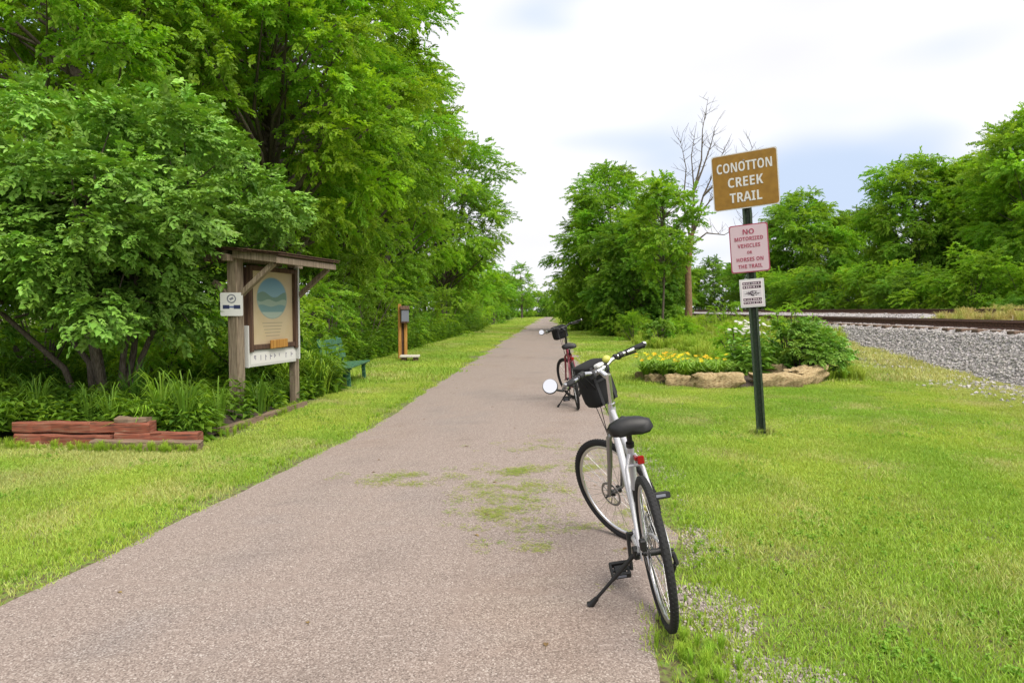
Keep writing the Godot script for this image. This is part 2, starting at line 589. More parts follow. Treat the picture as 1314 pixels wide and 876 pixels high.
# ---------------------------------------------------------------- scene
func _ready() -> void:
	rng.seed = 11
	noise_soft.seed = 5
	noise_soft.noise_type = FastNoiseLite.TYPE_SIMPLEX_SMOOTH
	noise_soft.frequency = 0.01
	noise_soft.fractal_octaves = 3
	noise_rock.seed = 8
	noise_rock.noise_type = FastNoiseLite.TYPE_SIMPLEX_SMOOTH
	noise_rock.frequency = 0.9
	noise_rock.fractal_octaves = 3

	var cam := Camera3D.new()
	cam.fov = 54.524
	cam.far = 900.0
	cam.near = 0.05
	add_child(cam)
	cam.position = Vector3(0, 1.45, 0)
	cam.rotation = Vector3(deg_to_rad(-2.694), deg_to_rad(3.299), 0)
	cam.current = true

	var env := Environment.new()
	env.background_mode = Environment.BG_SKY
	env.tonemap_mode = Environment.TONE_MAPPER_LINEAR
	env.tonemap_exposure = 3.2
	env.sdfgi_enabled = true
	env.ssao_enabled = true
	env.ssil_enabled = true
	var sky := Sky.new()
	var pano := PanoramaSkyMaterial.new()
	pano.panorama = cloud_sky()
	sky.sky_material = pano
	env.sky = sky
	var we := WorldEnvironment.new()
	we.environment = env
	add_child(we)
	var sun := DirectionalLight3D.new()
	sun.light_energy = 0.5
	sun.light_angular_distance = 50.0
	sun.light_color = Color(1.0, 0.97, 0.92)
	sun.shadow_enabled = true
	add_child(sun)
	sun.look_at_from_position(Vector3(6, 14, 7), Vector3.ZERO)

	materials()
	for k in 3:
		SPRAY.append(spray_mesh(30, 0.165, 0.105, 1.0, 20 + k))
		SPRAY_ROUND.append(spray_mesh(11, 0.32, 0.21, 1.0, 40 + k, true))
		SPRAY_FINE.append(spray_mesh(24, 0.2, 0.085, 1.1, 60 + k))
	ground()
	railway()
	print("structure ", Time.get_ticks_msec())
	bicycles()
	sign_post()
	kiosk()
	bench()
	wooden_post()
	planter()
	flower_bed()
	print("objects ", Time.get_ticks_msec())
	trees()
	print("trees ", Time.get_ticks_msec())
	lawns()
	print("lawns ", Time.get_ticks_msec())

func cloud_sky() -> ImageTexture:
	var w := 1024
	var h := 512
	var nz := FastNoiseLite.new()
	nz.seed = 21
	nz.noise_type = FastNoiseLite.TYPE_SIMPLEX_SMOOTH
	nz.frequency = 1.0
	nz.fractal_octaves = 5
	var n2 := FastNoiseLite.new()
	n2.seed = 4
	n2.noise_type = FastNoiseLite.TYPE_SIMPLEX_SMOOTH
	n2.frequency = 1.0
	n2.fractal_octaves = 3
	var im := Image.create(w, h, false, Image.FORMAT_RGBF)
	for y in h:
		var el := (0.5 - (y + 0.5) / h) * PI
		for x in w:
			if el < -0.02:
				im.set_pixel(x, y, Color(.16, .16, .16))
				continue
			var az := (x + 0.5) / w * TAU
			var d := Vector3(sin(az) * cos(el), sin(el), -cos(az) * cos(el))
			var q := Vector3(d.x * 1.4, d.y * 4.5, d.z * 1.4)
			var a := nz.get_noise_3dv(q)
			var b := n2.get_noise_3dv(q * 0.9 + Vector3(502.46, 0, 0))
			var thick := 0.328 + 0.045 * a
			var gap := smoothstep(0.12, 0.62, b + 0.38 * a)
			var c := Color(.985, .985, 1.03) * thick
			c = c.lerp(Color(.20, .24, .308), gap)
			im.set_pixel(x, y, c)
	return ImageTexture.create_from_image(im)

func ground() -> void:
	var mb := MB.new()
	# one sheet: fine near the camera, coarse to the horizon
	var xs := PackedFloat32Array([-400, -200, -100, -60, -40])
	var x := -28.0
	while x < 30.0:
		xs.append(x)
		x += 0.5 if absf(x) < 14.0 else 1.5
	xs.append_array([40, 60, 100, 200, 400])
	var zs := PackedFloat32Array([100, 40, 15])
	var z := 5.0
	while z > -60.0:
		zs.append(z)
		z -= 0.5 if z > -26.0 else 1.5
	z = -64.0
	while z > -170.0:
		zs.append(z)
		z -= 8.0
	zs.append_array([-220, -300, -450])
	for k in zs.size():
		for j in xs.size():
			var e := 0.1
			var p := Vector3(xs[j], land(xs[j], zs[k]), zs[k])
			var nn := Vector3(land(xs[j] - e, zs[k]) - land(xs[j] + e, zs[k]), 2 * e, land(xs[j], zs[k] - e) - land(xs[j], zs[k] + e)).normalized()
			mb.vert(p, nn)
	var w := xs.size()
	for k in zs.size() - 1:
		for j in w - 1:
			var a := k * w + j
			mb.face(a, a + 1, a + w + 1)
			mb.face(a, a + w + 1, a + w)
	structure(mb, "ground", M.soil)
	# the trail
	mb = MB.new()
	z = 4.0
	var rows := 0
	var nx := 14
	while z > -170.0:
		var l := path_left(z)
		var r := path_right(z)
		for j in nx + 1:
			var xx := lerpf(l, r, float(j) / nx)
			var crown := 0.012 + 0.02 * (1.0 - pow(2.0 * j / nx - 1.0, 2.0)) if j > 0 and j < nx else -0.02
			var g := 1.0 + 0.16 * noise_soft.get_noise_2d(xx * 35.0 + 70.0, z * 35.0) + 0.12 * noise_soft.get_noise_2d(xx * 160.0, z * 45.0)
			var warm := 0.06 * noise_soft.get_noise_2d(xx * 50.0 + 500.0, z * 22.0)
			g += 0.16 * noise_soft.get_noise_2d(xx * 260.0 + 40.0, z * 260.0) + 0.10 * smoothstep(0.05, 0.4, noise_soft.get_noise_2d(xx * 90.0, z * 9.0 + 200.0))
			mb.col = Color(g * (1.0 + warm), g, g * (1.0 - warm))
			mb.vert(Vector3(xx, crown, z), Vector3.UP)
		rows += 1
		z -= 0.12 if z > -14.0 else (0.3 if z > -40.0 else 2.0)
	for k in rows - 1:
		for j in nx:
			var a := k * (nx + 1) + j
			mb.face(a, a + 1, a + nx + 2)
			mb.face(a, a + nx + 2, a + nx + 1)
	structure(mb, "path", M.path)

# ---------------------------------------------------------------- railway
func rail_mesh(x: float, top: float) -> MB:
	var mb := MB.new()
	var prof: Array[Vector2] = [Vector2(-.07, -.17), Vector2(-.07, -.155), Vector2(-.012, -.13), Vector2(-.012, -.045), Vector2(-.036, -.035), Vector2(-.036, -.006), Vector2(-.03, 0), Vector2(.03, 0), Vector2(.036, -.006), Vector2(.036, -.035), Vector2(.012, -.045), Vector2(.012, -.13), Vector2(.07, -.155), Vector2(.07, -.17)]
	for k in prof.size() - 1:
		var a := prof[k]
		var b := prof[k + 1]
		var nn := Vector3(-(b.y - a.y), b.x - a.x, 0)
		mb.quad(Vector3(x + a.x, top + a.y, 0), Vector3(x + b.x, top + b.y, 0), Vector3(x + b.x, top + b.y, -170), Vector3(x + a.x, top + a.y, -170), nn)
	return mb

func rock_mesh(seed_: int) -> ArrayMesh:
	var mb := MB.new()
	var r := RandomNumberGenerator.new()
	r.seed = seed_
	# a broken stone: a jittered cuboid of flat faces
	var p: Array[Vector3] = []
	for s in 8:
		p.append(Vector3(-1.0 if s & 1 == 0 else 1.0, -1.0 if s & 2 == 0 else 1.0, -1.0 if s & 4 == 0 else 1.0) * Vector3(r.randf_range(.35, .62), r.randf_range(.28, .5), r.randf_range(.35, .62)))
	for f in [[0, 1, 3, 2], [4, 5, 7, 6], [0, 1, 5, 4], [2, 3, 7, 6], [0, 2, 6, 4], [1, 3, 7, 5]]:
		var m: Vector3 = (p[f[0]] + p[f[1]] + p[f[2]] + p[f[3]]) * 0.25
		mb.tri(p[f[0]], p[f[1]], p[f[2]], m)
		mb.tri(p[f[0]], p[f[2]], p[f[3]], m)
	return mb.mesh()

func ballast_height(x: float, z: float) -> float:
	var prof := [[7.95, -0.15], [8.3, 0.10], [9.15, 0.92], [9.5, 1.0], [12.6, 1.0], [13.4, 0.98], [14.4, 1.3], [17.2, 1.3], [18.4, 0.9]]
	if x <= prof[0][0]:
		return -0.2
	for k in prof.size() - 1:
		if x <= prof[k + 1][0]:
			return lerpf(prof[k][1], prof[k + 1][1], (x - prof[k][0]) / (prof[k + 1][0] - prof[k][0])) + 0.03 * noise_soft.get_noise_2d(x * 120.0, z * 60.0)
	return 0.8

func railway() -> void:
	var mb := MB.new()
	var xs := [7.95, 8.3, 8.5, 8.8, 9.15, 9.5, 10.4, 11.5, 12.6, 13.4, 14.4, 15.8, 17.2, 18.4]
	var z := 2.0
	var rows := 0
	while z > -170.0:
		for x in xs:
			var h := ballast_height(x, z)
			mb.vert(Vector3(x, h, z), Vector3(ballast_height(x - .15, z) - ballast_height(x + .15, z), .3, 0).normalized())
		rows += 1
		z -= 0.5 if z > -40.0 else 5.0
	for k in rows - 1:
		for j in xs.size() - 1:
			var a := k * xs.size() + j
			mb.face(a, a + 1, a + xs.size() + 1)
			mb.face(a, a + xs.size() + 1, a + xs.size())
	structure(mb, "railway_bed", M.ballast)
	var r := RandomNumberGenerator.new()
	r.seed = 77
	for v in 2:
		var buf := PackedFloat32Array()
		for k in 40000:
			var d := 8.0 + 42.0 * pow(r.randf(), 1.7)
			var x := r.randf_range(7.75, 9.75)
			if r.randf() < 0.16:
				x = r.randf_range(9.7, 14.4)
			if not in_view(x, -d):
				continue
			var y := ballast_height(x, -d)
			if x < 8.3 and r.randf() < .12:
				x -= absf(r.randfn()) * .45
				y = maxf(ballast_height(x, -d), land(x, -d))
			if y < land(x, -d) - 0.04:
				continue
			var s := r.randf_range(0.026, 0.06)
			var g := r.randf_range(0.34, 0.6)
			put(buf, Basis(Vector3(r.randfn(), r.randfn(), r.randfn()).normalized(), r.randf() * TAU).scaled(Vector3.ONE * s), Vector3(x, y + s * 0.15, -d), Color(g, g * r.randf_range(.91, .96), g * r.randf_range(.87, .96)))
		var st := copies_of(rock_mesh(90 + v), buf, numbered("ballast_stones"), M.rock, self, "stuff")
		tag(st, "grey crushed stone ballast heaped along the railway", "gravel")
	for t in 2:
		var cx: float = [10.55, 15.8][t]
		var top: float = [1.21, 1.50][t]
		var tr := thing("railway_track", ["rusty railway track on grey ballast running beside the trail lawn", "farther rusty railway track in front of the wooded bank"][t], "railway track")
		for s: float in [-0.72, 0.72]:
			var rl := part(rail_mesh(cx + s, top), "rail", M.rust, tr)
			var hd := MB.new()
			hd.quad(Vector3(cx + s - .026, top + .0015, 0), Vector3(cx + s + .026, top + .0015, 0), Vector3(cx + s + .026, top + .0015, -170), Vector3(cx + s - .026, top + .0015, -170), Vector3.UP)
			part(hd, "running_surface", M.railtop, rl)
		var tm := MB.new()
		tm.box(Vector3.ZERO, Vector3(2.6, .18, .23), Basis.IDENTITY, .012)
		var mesh := tm.mesh()
		var rest := MB.new()
		for k in 300:
			var zz := -1.0 - k * 0.56
			var p := Vector3(cx + r.randf_range(-.03, .03), top - .262, zz + r.randf_range(-.02, .02))
			var b := Basis(Vector3.UP, r.randf_range(-.012, .012))
			if t == 0 and zz > -60.0 and zz < -7.0:
				var o := part(mesh, "tie", M.tie, tr)
				o.transform = Transform3D(b, p)
			elif zz < -7.0:
				rest.box(p, Vector3(2.6, .18, .23), b, .012)
		var rs := part(rest, "far_ties", M.tie, tr)
		rs.set_meta("kind", "stuff")

# ---------------------------------------------------------------- bicycles
func bicycle(label: String, at: Vector3, heading: float, lean: float, steer: float, paint: Material, o: Dictionary) -> Node3D:
	var t := thing("bicycle", label, "bicycle")
	var lift: float = 0.021 * (1.0 - cos(lean))
	t.transform = Transform3D(Basis(Vector3.UP, heading) * Basis(Vector3.BACK, lean), at - Vector3(0, lift, 0))
	var R := 0.345
	var wb := 1.06
	var bb := Vector3(0, .285, -.44)
	var seat_top := Vector3(0, .765, -.284)
	var sdir := (seat_top - bb).normalized()
	var axis := Vector3(0, .9455, .3256)
	var ax0 := Vector3(0, R, -wb + .053)
	var head_lo := ax0 + axis * .435
	var head_hi := ax0 + axis * .59
	var S := Transform3D(Basis(axis, steer), ax0 - Basis(axis, steer) * ax0)
	# frame
	var mb := MB.new()
	mb.tube([bb, seat_top + sdir * .03], [.017], 12)
	mb.tube([bb, head_lo + axis * .035], [.021], 12)
	var tt := bb + sdir * (.44 if not o.low else .34)
	mb.tube([tt, head_hi - axis * .03], [.0175], 12)
	mb.tube([head_lo, head_hi], [.0225], 14)
	mb.tube([bb - Vector3(.036, 0, 0), bb + Vector3(.036, 0, 0)], [.022], 14)
	for s: float in [-1.0, 1.0]:
		var drop := Vector3(s * .066, R, .0)
		mb.tube([seat_top + Vector3(s * .014, -.03, 0), seat_top + Vector3(s * .04, -.09, .05), drop + Vector3(0, .03, -.01)], [.011, .0105, .009], 9)
		mb.tube([bb + Vector3(s * .02, 0, .01), bb + Vector3(s * .05, .01, .1), drop + Vector3(0, -.005, -.02)], [.012, .0115, .010], 9)
		mb.box(drop + Vector3(0, .005, 0), Vector3(.006, .06, .045), Basis.IDENTITY, .002)
	mb.tube([seat_top + Vector3(-.034, -.075, .04), seat_top + Vector3(.034, -.075, .04)], [.008], 8)
	part(mb, "frame", paint, t)
	if o.get("decal"):
		mb = MB.new()
		mb.tube([bb + sdir * .2, bb + sdir * .27], [.0176], 12, false)
		part(mb, "frame_band", M.black, t)
	# seat post, saddle
	mb = MB.new()
	var sp_top := bb + sdir * float(o.saddle)
	mb.tube([seat_top, sp_top], [.0135], 10)
	mb.tube([seat_top + sdir * .012, seat_top + sdir * .035], [.021], 12)
	part(mb, "seat_post", M.black, t)
	mb = MB.new()
	var sc := sp_top + Vector3(0, .045, -.005)
	# lofted saddle: wide rear, narrow nose
	var prev := -1
	var secs := [[.125, .06, .012, .0], [.118, .098, .03, .008], [.085, .112, .036, .012], [.03, .095, .034, .008], [-.03, .06, .028, .002], [-.09, .034, .024, 0.0], [-.14, .022, .02, 0.0], [-.158, .010, .008, -.004]]
	for q in secs:
		var b := mb.v.size()
		for s in 12:
			var a := TAU * s / 12
			var px: float = cos(a)
			var py: float = sin(a)
			mb.vert(sc + Vector3(px * q[1], q[3] + (py * q[2] * 1.25 if py > 0 else py * q[2] * 1.15 - absf(px) * .018), q[0]), Vector3(px, py * 2.0, 0))
		if prev >= 0:
			for s in 12:
				mb.face(prev + s, b + s, b + (s + 1) % 12)
				mb.face(prev + s, b + (s + 1) % 12, prev + (s + 1) % 12)
		prev = b
	var c0 := mb.vert(sc + Vector3(0, 0, .128), Vector3.BACK)
	for s in 12:
		mb.face(c0, s, (s + 1) % 12)
	mb.smooth(0)
	var sad := part(mb, "saddle", M.black, t)
	mb = MB.new()
	for s: float in [-1.0, 1.0]:
		mb.tube([sc + Vector3(s * .035, -.012, .09), sc + Vector3(s * .022, -.042, .03), sc + Vector3(s * .02, -.042, -.05), sc + Vector3(s * .008, -.012, -.12)], [.0035], 6)
	part(mb, "saddle_rail", M.dull_metal, sad)
	# wheels
	for wv in 2:
		var front := wv == 1
		var X := S if front else Transform3D.IDENTITY
		var hub := Vector3(0, R, -wb if front else 0.0)
		var wheel := Node3D.new()
		wheel.name = "wheel"
		t.add_child(wheel, true)
		wheel.transform = X * Transform3D(Basis.IDENTITY, hub)
		var W := Basis.IDENTITY
		mb = MB.new()
		mb.torus(R - .021, .021, Vector3.ZERO, W, 72, 12, 0.9)
		var nk := 92
		for k in nk:
			var a := TAU * k / nk
			var u := Vector3(0, cos(a), sin(a))
			var w2 := Vector3(0, -sin(a), cos(a))
			for s: float in [-1.0, 1.0]:
				mb.box(u * (R - .0035) + Vector3(s * .0075, 0, 0), Vector3(.008, .006, .011), Basis(Vector3.RIGHT, u, w2), .0015)
		part(mb, "tyre", M.rubber, wheel)
		mb = MB.new()
		mb.torus(R - .048, .0125, Vector3.ZERO, W, 64, 8, 0.75)
		part(mb, "rim", M.silver if not o.dark_rim else M.black, wheel)
		mb = MB.new()
		for k in 32:
			var a := TAU * k / 32
			var s := -1.0 if k % 2 == 0 else 1.0
			var a2 := a + (0.55 if (k / 2) % 2 == 0 else -0.55)
			mb.tube([Vector3(s * .028, cos(a2) * .022, sin(a2) * .022), Vector3(s * .002, cos(a) * (R - .055), sin(a) * (R - .055))], [.00125], 4, false)
		part(mb, "spokes", M.silver, wheel)
		mb = MB.new()
		mb.tube([Vector3(-.055, 0, 0), Vector3(-.034, 0, 0), Vector3(-.033, 0, 0), Vector3(-.027, 0, 0), Vector3(-.02, 0, 0), Vector3(.02, 0, 0), Vector3(.027, 0, 0), Vector3(.033, 0, 0), Vector3(.034, 0, 0), Vector3(.055, 0, 0)], [.012, .012, .024, .026, .016, .016, .026, .024, .012, .012], 14)
		mb.tube([Vector3(-.085, 0, 0), Vector3(.085, 0, 0)], [.007], 8)
		part(mb, "hub", M.black, wheel)
		if o.disc:
			mb = MB.new()
			mb.torus(.072, .008, Vector3(-.042, 0, 0), W, 40, 6, 0.12)
			for k in 6:
				var a := TAU * k / 6
				mb.bar(Vector3(-.042, cos(a) * .02, sin(a) * .02), Vector3(-.042, cos(a + .4) * .07, sin(a + .4) * .07), .008, .0018, Vector3.RIGHT, .0005)
			part(mb, "brake_disc", M.dull_metal, wheel)
		if not front:
			mb = MB.new()
			for k in 7:
				mb.disc(Vector3(.036 + k * .004, 0, 0), Vector3.RIGHT, .052 - k * .0045, .0022, 22)
			part(mb, "cassette", M.dull_metal, wheel)
		else:
			mb = MB.new()
			mb.box(Vector3(0, cos(2.0) * .22, sin(2.0) * .22), Vector3(.012, .075, .03), Basis(Vector3.RIGHT, 2.0), .004)
			part(mb, "spoke_reflector", M.yellow, wheel)
	# fork
	mb = MB.new()
	mb.xf = S
	for s: float in [-1.0, 1.0]:
		mb.tube([head_lo + Vector3(s * .02, -.012, 0), head_lo + Vector3(s * .055, -.03, -.006), ax0 + axis * .22 + Vector3(s * .058, 0, -.012), Vector3(s * .058, R, -wb)], [.016, .017, .016, .012], 10)
	mb.tube([head_lo + axis * -.03, head_lo], [.024], 12)
	part(mb, "fork", M.dull_metal if o.disc else paint, t)
	# stem and bar
	var stem_hi := head_hi + axis * float(o.stem)
	var bar_mid := stem_hi + Vector3(0, .03, -.06)
	mb = MB.new()
	mb.xf = S
	mb.tube([head_hi, stem_hi], [.0165], 12)
	mb.tube([head_hi, head_hi + axis * .02], [.023], 12)
	mb.tube([stem_hi - axis * .02, bar_mid], [.018, .016], 10)
	mb.tube([bar_mid - Vector3(.026, 0, 0), bar_mid + Vector3(.026, 0, 0)], [.021], 12)
	part(mb, "stem", M.silver if o.disc else M.black, t)
	var ends := {}
	var hb := MB.new()
	hb.xf = S
	var bp: Array[Vector3] = []
	for k in 13:
		var u := k / 6.0 - 1.0
		var e := smoothstep(.12, .45, absf(u))
		bp.append(bar_mid + Vector3(u * .315, .028 * e, .075 * smoothstep(.25, 1.0, absf(u))))
	hb.tube(bp, [.0125], 10)
	var bar := part(hb, "handlebar", M.silver if o.disc else M.black, t)
	for s: float in [-1.0, 1.0]:
		var tip := bar_mid + Vector3(s * .318, .028, .076)
		var inn := bar_mid + Vector3(s * .195, .028, .034)
		mb = MB.new()
		mb.xf = S
		mb.tube([inn, inn.lerp(tip, .1), inn.lerp(tip, .8), tip], [.018, .0165, .0175, .019], 10)
		# palm rest
		mb.ball(inn.lerp(tip, .72) + Vector3(0, .004, .014), Vector3(.045, .012, .026), Basis(Vector3.UP, s * -.35), 12, 8)
		part(mb, "grip", M.rubber, bar)
		mb = MB.new()
		mb.xf = S
		mb.tube([tip - (tip - inn) * .02, tip + (tip - inn).normalized() * .012], [.02, .017], 12)
		part(mb, "grip_end", M.silver, bar)
		mb = MB.new()
		mb.xf = S
		var clampat := inn + Vector3(-s * .03, 0, -.008)
		mb.tube([clampat - Vector3(s * .012, 0, 0), clampat + Vector3(s * .012, 0, .004)], [.019], 10)
		mb.box(clampat + Vector3(0, -.012, -.02), Vector3(.03, .026, .03), Basis.IDENTITY, .006)
		mb.tube([clampat + Vector3(0, -.018, -.03), clampat + Vector3(s * .05, -.024, -.048), clampat + Vector3(s * .12, -.03, -.02), clampat + Vector3(s * .135, -.03, -.012)], [.007, .006, .0055, .007], 7)
		mb.box(clampat + Vector3(-s * .03, .002, -.012), Vector3(.03, .03, .032), Basis.IDENTITY, .008)
		part(mb, "brake_lever", M.black, bar)
	# cables
	mb = MB.new()
	mb.xf = S
	for q in [[-.17, .06, -.10], [.17, .05, -.11], [-.12, .01, -.05]]:
		mb.tube([bar_mid + Vector3(q[0], .01, 0), bar_mid + Vector3(q[0] * .7, q[1] * .4, q[2]), bar_mid + Vector3(q[0] * .2, -.10, q[2] * 1.1), head_lo + Vector3(q[0] * .2, .02, -.04 + q[1] * .1), head_lo + Vector3(q[0] * .25, -.10, -.02)], [.0026], 5, false)
	part(mb, "brake_cable", M.black, t)
	if o.get("bell"):
		mb = MB.new()
		mb.xf = S
		mb.ball(bar_mid + Vector3(.075, .04, .004), Vector3(.025, .022, .025), Basis.IDENTITY, 16, 10)
		part(mb, "bell", M.yellow, bar)
		mb = MB.new()
		mb.xf = S
		mb.box(bar_mid + Vector3(.0, .03, .012), Vector3(.055, .022, .04), Basis.IDENTITY, .008)
		part(mb, "bicycle_computer", M.white, bar)
	# handlebar bag
	mb = MB.new()
	mb.xf = S
	var bs: Vector3 = o.bag
	var bag_at := bar_mid + Vector3(o.get("bag_x", 0.0), .035 - bs.y * .5, -.055 - bs.z * .5)
	mb.ball(bag_at, bs * 0.5, Basis.IDENTITY, 28, 18, 0.05, noise_rock, 7.0)
	var bag := part(mb, "handlebar_bag", M.fabric, t)
	mb = MB.new()
	mb.xf = S
	mb.ball(bag_at + Vector3(0, bs.y * .46, 0), Vector3(bs.x * .5, .016, bs.z * .5), Basis(Vector3.RIGHT, .08), 24, 10, 0.0, null, 5.0)
	part(mb, "bag_lid", M.fabric, bag)
	mb = MB.new()
	mb.xf = S
	for s: float in [-1.0, 1.0]:
		mb.box(bag_at + Vector3(s * bs.x * .3, 0, bs.z * .5), Vector3(.022, bs.y * .9, .006), Basis.IDENTITY, .002)
		mb.torus(.024, .004, bar_mid + Vector3(s * bs.x * .3, -.006, -.006), Basis.IDENTITY, 20, 6, 2.5)
	mb.box(bag_at + Vector3(0, bs.y * .1, bs.z * .5 + .003), Vector3(bs.x * .7, .014, .005), Basis.IDENTITY, .002)
	part(mb, "bag_strap", M.strap, bag)
	# mirror on the left grip
	mb = MB.new()
	mb.xf = S
	var ml := bar_mid + Vector3(-.32, .028, .076)
	var mc := ml + (Vector3(-.105, .045, .02) if o.disc else Vector3(-.10, .02, .02))
	mb.tube([ml, ml + Vector3(-.03, -.012, .0), mc + Vector3(.03, -.03, -.02), mc + Vector3(.0, 0, -.015)], [.008, .007, .006, .008], 7)
	var mn := (S.basis.inverse() * (Basis(Vector3.BACK, -lean) * Vector3(-.12, .30, 1.0))).normalized()
	mb.ball(mc - mn * .010, Vector3(.041, .041, .016), aim(mn, Vector3.UP, 1.0), 20, 10)
	var mir := part(mb, "mirror", M.black, t)
	mb = MB.new()
	mb.xf = S
	mb.disc(mc + mn * .004, mn, .037, .006, 28)
	part(mb, "mirror_glass", M.mirror, mir)
	# cranks: left one down, right one up
	mb = MB.new()
	var cd := Vector3(0, -.985, float(o.get("crank", .17))).normalized()
	for s: float in [-1.0, 1.0]:
		var d := cd if s < 0 else -cd
		mb.bar(bb + Vector3(s * .062, 0, 0) - d * .012, bb + Vector3(s * .075, 0, 0) + d * .18, .017, .032, Vector3.BACK, .005)
	mb.tube([bb - Vector3(.07, 0, 0), bb + Vector3(.07, 0, 0)], [.012], 10)
	var cr := part(mb, "crankset", M.black, t)
	mb = MB.new()
	for k in 3:
		mb.torus(.088 - k * .017, .004, bb + Vector3(.05 - k * .007, 0, 0), Basis.IDENTITY, 40, 6, 0.5)
	for k in 5:
		var a := TAU * k / 5
		mb.bar(bb + Vector3(.046, 0, 0), bb + Vector3(.046, cos(a) * .085, sin(a) * .085), .016, .004, Vector3.RIGHT, .001)
	part(mb, "chainring", M.dull_metal, cr)
	mb = MB.new()
	mb.torus(.096, .003, bb + Vector3(.057, 0, 0), Basis.IDENTITY, 40, 6, 1.0)
	part(mb, "chain_guard", M.black, cr)
	mb = MB.new()
	var chx := .045
	mb.tube([bb + Vector3(chx, .086, 0), Vector3(chx, R + .04, 0)], [.0045], 5)
	mb.tube([bb + Vector3(chx, -.086, 0), Vector3(chx + .004, R - .125, -.03)], [.0045], 5)
	mb.tube([Vector3(chx + .004, R - .125, -.03), Vector3(chx, R - .06, .03)], [.0045], 5)
	part(mb, "chain", M.dull_metal, t)
	mb = MB.new()
	mb.bar(Vector3(.078, R - .01, .0), Vector3(.09, R - .07, .01), .02, .03, Vector3.BACK, .006)
	mb.bar(Vector3(.082, R - .06, .012), Vector3(.06, R - .145, -.035), .014, .026, Vector3.BACK, .005)
	mb.disc(Vector3(chx + .008, R - .065, .005), Vector3.RIGHT, .026, .008, 14)
	mb.disc(Vector3(chx + .008, R - .14, -.033), Vector3.RIGHT, .026, .008, 14)
	part(mb, "rear_derailleur", M.black, t)
	for s: float in [-1.0, 1.0]:
		var d := cd if s < 0 else -cd
		var pc := bb + Vector3(s * .135, 0, 0) + d * .17
		mb = MB.new()
		var tilt := Basis(Vector3.RIGHT, .35 if s < 0 else -.25)
		mb.tube([bb + Vector3(s * .078, 0, 0) + d * .17, pc + Vector3(s * .045, 0, 0)], [.008, .011], 8)
		for e: float in [-1.0, 1.0]:
			mb.box(pc + tilt * Vector3(0, 0, e * .042), Vector3(.098, .034, .018), tilt, .004)
			mb.box(pc + tilt * Vector3(e * .044, 0, 0), Vector3(.014, .032, .092), tilt, .004)
		mb.box(pc, Vector3(.06, .03, .045), tilt, .006)
		var pd := part(mb, "pedal", M.black, t)
		mb = MB.new()
		mb.box(pc + tilt * Vector3(0, 0, .0505), Vector3(.05, .014, .004), tilt, .001)
		part(mb, "pedal_reflector", M.grey_box, pd)
	# kickstand, rear reflector, brake
	var inv := t.transform.affine_inverse()
	var foot := inv * (at + Vector3(o.foot.x, .012, o.foot.y))
	mb = MB.new()
	var ks := Vector3(-.075, .315, -.10)
	mb.box(ks + Vector3(.0, .0, .0), Vector3(.03, .05, .06), Basis.IDENTITY, .006)
	mb.tube([ks, ks.lerp(foot, .5), ks.lerp(foot, .52), foot], [.011, .011, .0085, .0085], 9)
	mb.tube([foot - (foot - ks).normalized() * .05, foot - (foot - ks).normalized() * .01, foot + Vector3(-.01, 0, 0)], [.012, .016, .018], 9)
	part(mb, "kickstand", M.black, t)
	mb = MB.new()
	mb.box(seat_top + Vector3(.03, -.045, .075), Vector3(.034, .042, .016), Basis.IDENTITY, .006)
	mb.box(seat_top + Vector3(.012, -.04, .045), Vector3(.02, .02, .05), Basis.IDENTITY, .004)
	part(mb, "rear_reflector", M.red_lens, t)
	if o.disc:
		mb = MB.new()
		mb.box(Vector3(-.055, R + .06, .05), Vector3(.03, .05, .04), Basis.IDENTITY, .006)
		part(mb, "brake_caliper", M.black, t)
	return t

func bicycles() -> void:
	bicycle("silver white bicycle with black handlebar bag leaning on its kickstand", Vector3(.535, .012, -3.0), deg_to_rad(2.5), deg_to_rad(9.3), deg_to_rad(37), M.paint_white,
		{low = false, saddle = .585, stem = .20, disc = true, dark_rim = false, bell = true, bag = Vector3(.18, .255, .14), bag_x = .045, foot = Vector2(-.335, -.16), decal = true})
	bicycle("dark red bicycle with black handlebar bag parked farther along the trail", Vector3(.41, .025, -9.54), deg_to_rad(2.0), deg_to_rad(8.0), deg_to_rad(28), M.paint_red,
		{low = true, saddle = .60, stem = .25, disc = false, dark_rim = true, bag = Vector3(.22, .2, .15), foot = Vector2(-.29, -.16)})

# ---------------------------------------------------------------- sign post
func sheet(w: float, h: float, rad: float, thick: float, at: Vector3) -> MB:
	var mb := MB.new()
	var ring: Array[Vector2] = []
	for k in 4:
		var cc := Vector2([1, -1, -1, 1][k] * (w / 2 - rad), [1, 1, -1, -1][k] * (h / 2 - rad))
		for s in 5:
			var a := PI / 2 * (k + s / 4.0)
			ring.append(cc + Vector2(cos(a), sin(a)) * rad)
	for e: float in [-1.0, 1.0]:
		var z := e * thick / 2
		for k in ring.size():
			var a := ring[k]
			var b := ring[(k + 1) % ring.size()]
			mb.tri(at + Vector3(0, 0, z), at + Vector3(a.x, a.y, z), at + Vector3(b.x, b.y, z), Vector3(0, 0, e))
	for k in ring.size():
		var a := ring[k]
		var b := ring[(k + 1) % ring.size()]
		mb.quad(at + Vector3(a.x, a.y, -thick / 2), at + Vector3(b.x, b.y, -thick / 2), at + Vector3(b.x, b.y, thick / 2), at + Vector3(a.x, a.y, thick / 2), Vector3(a.x + b.x, a.y + b.y, 0))
	return mb

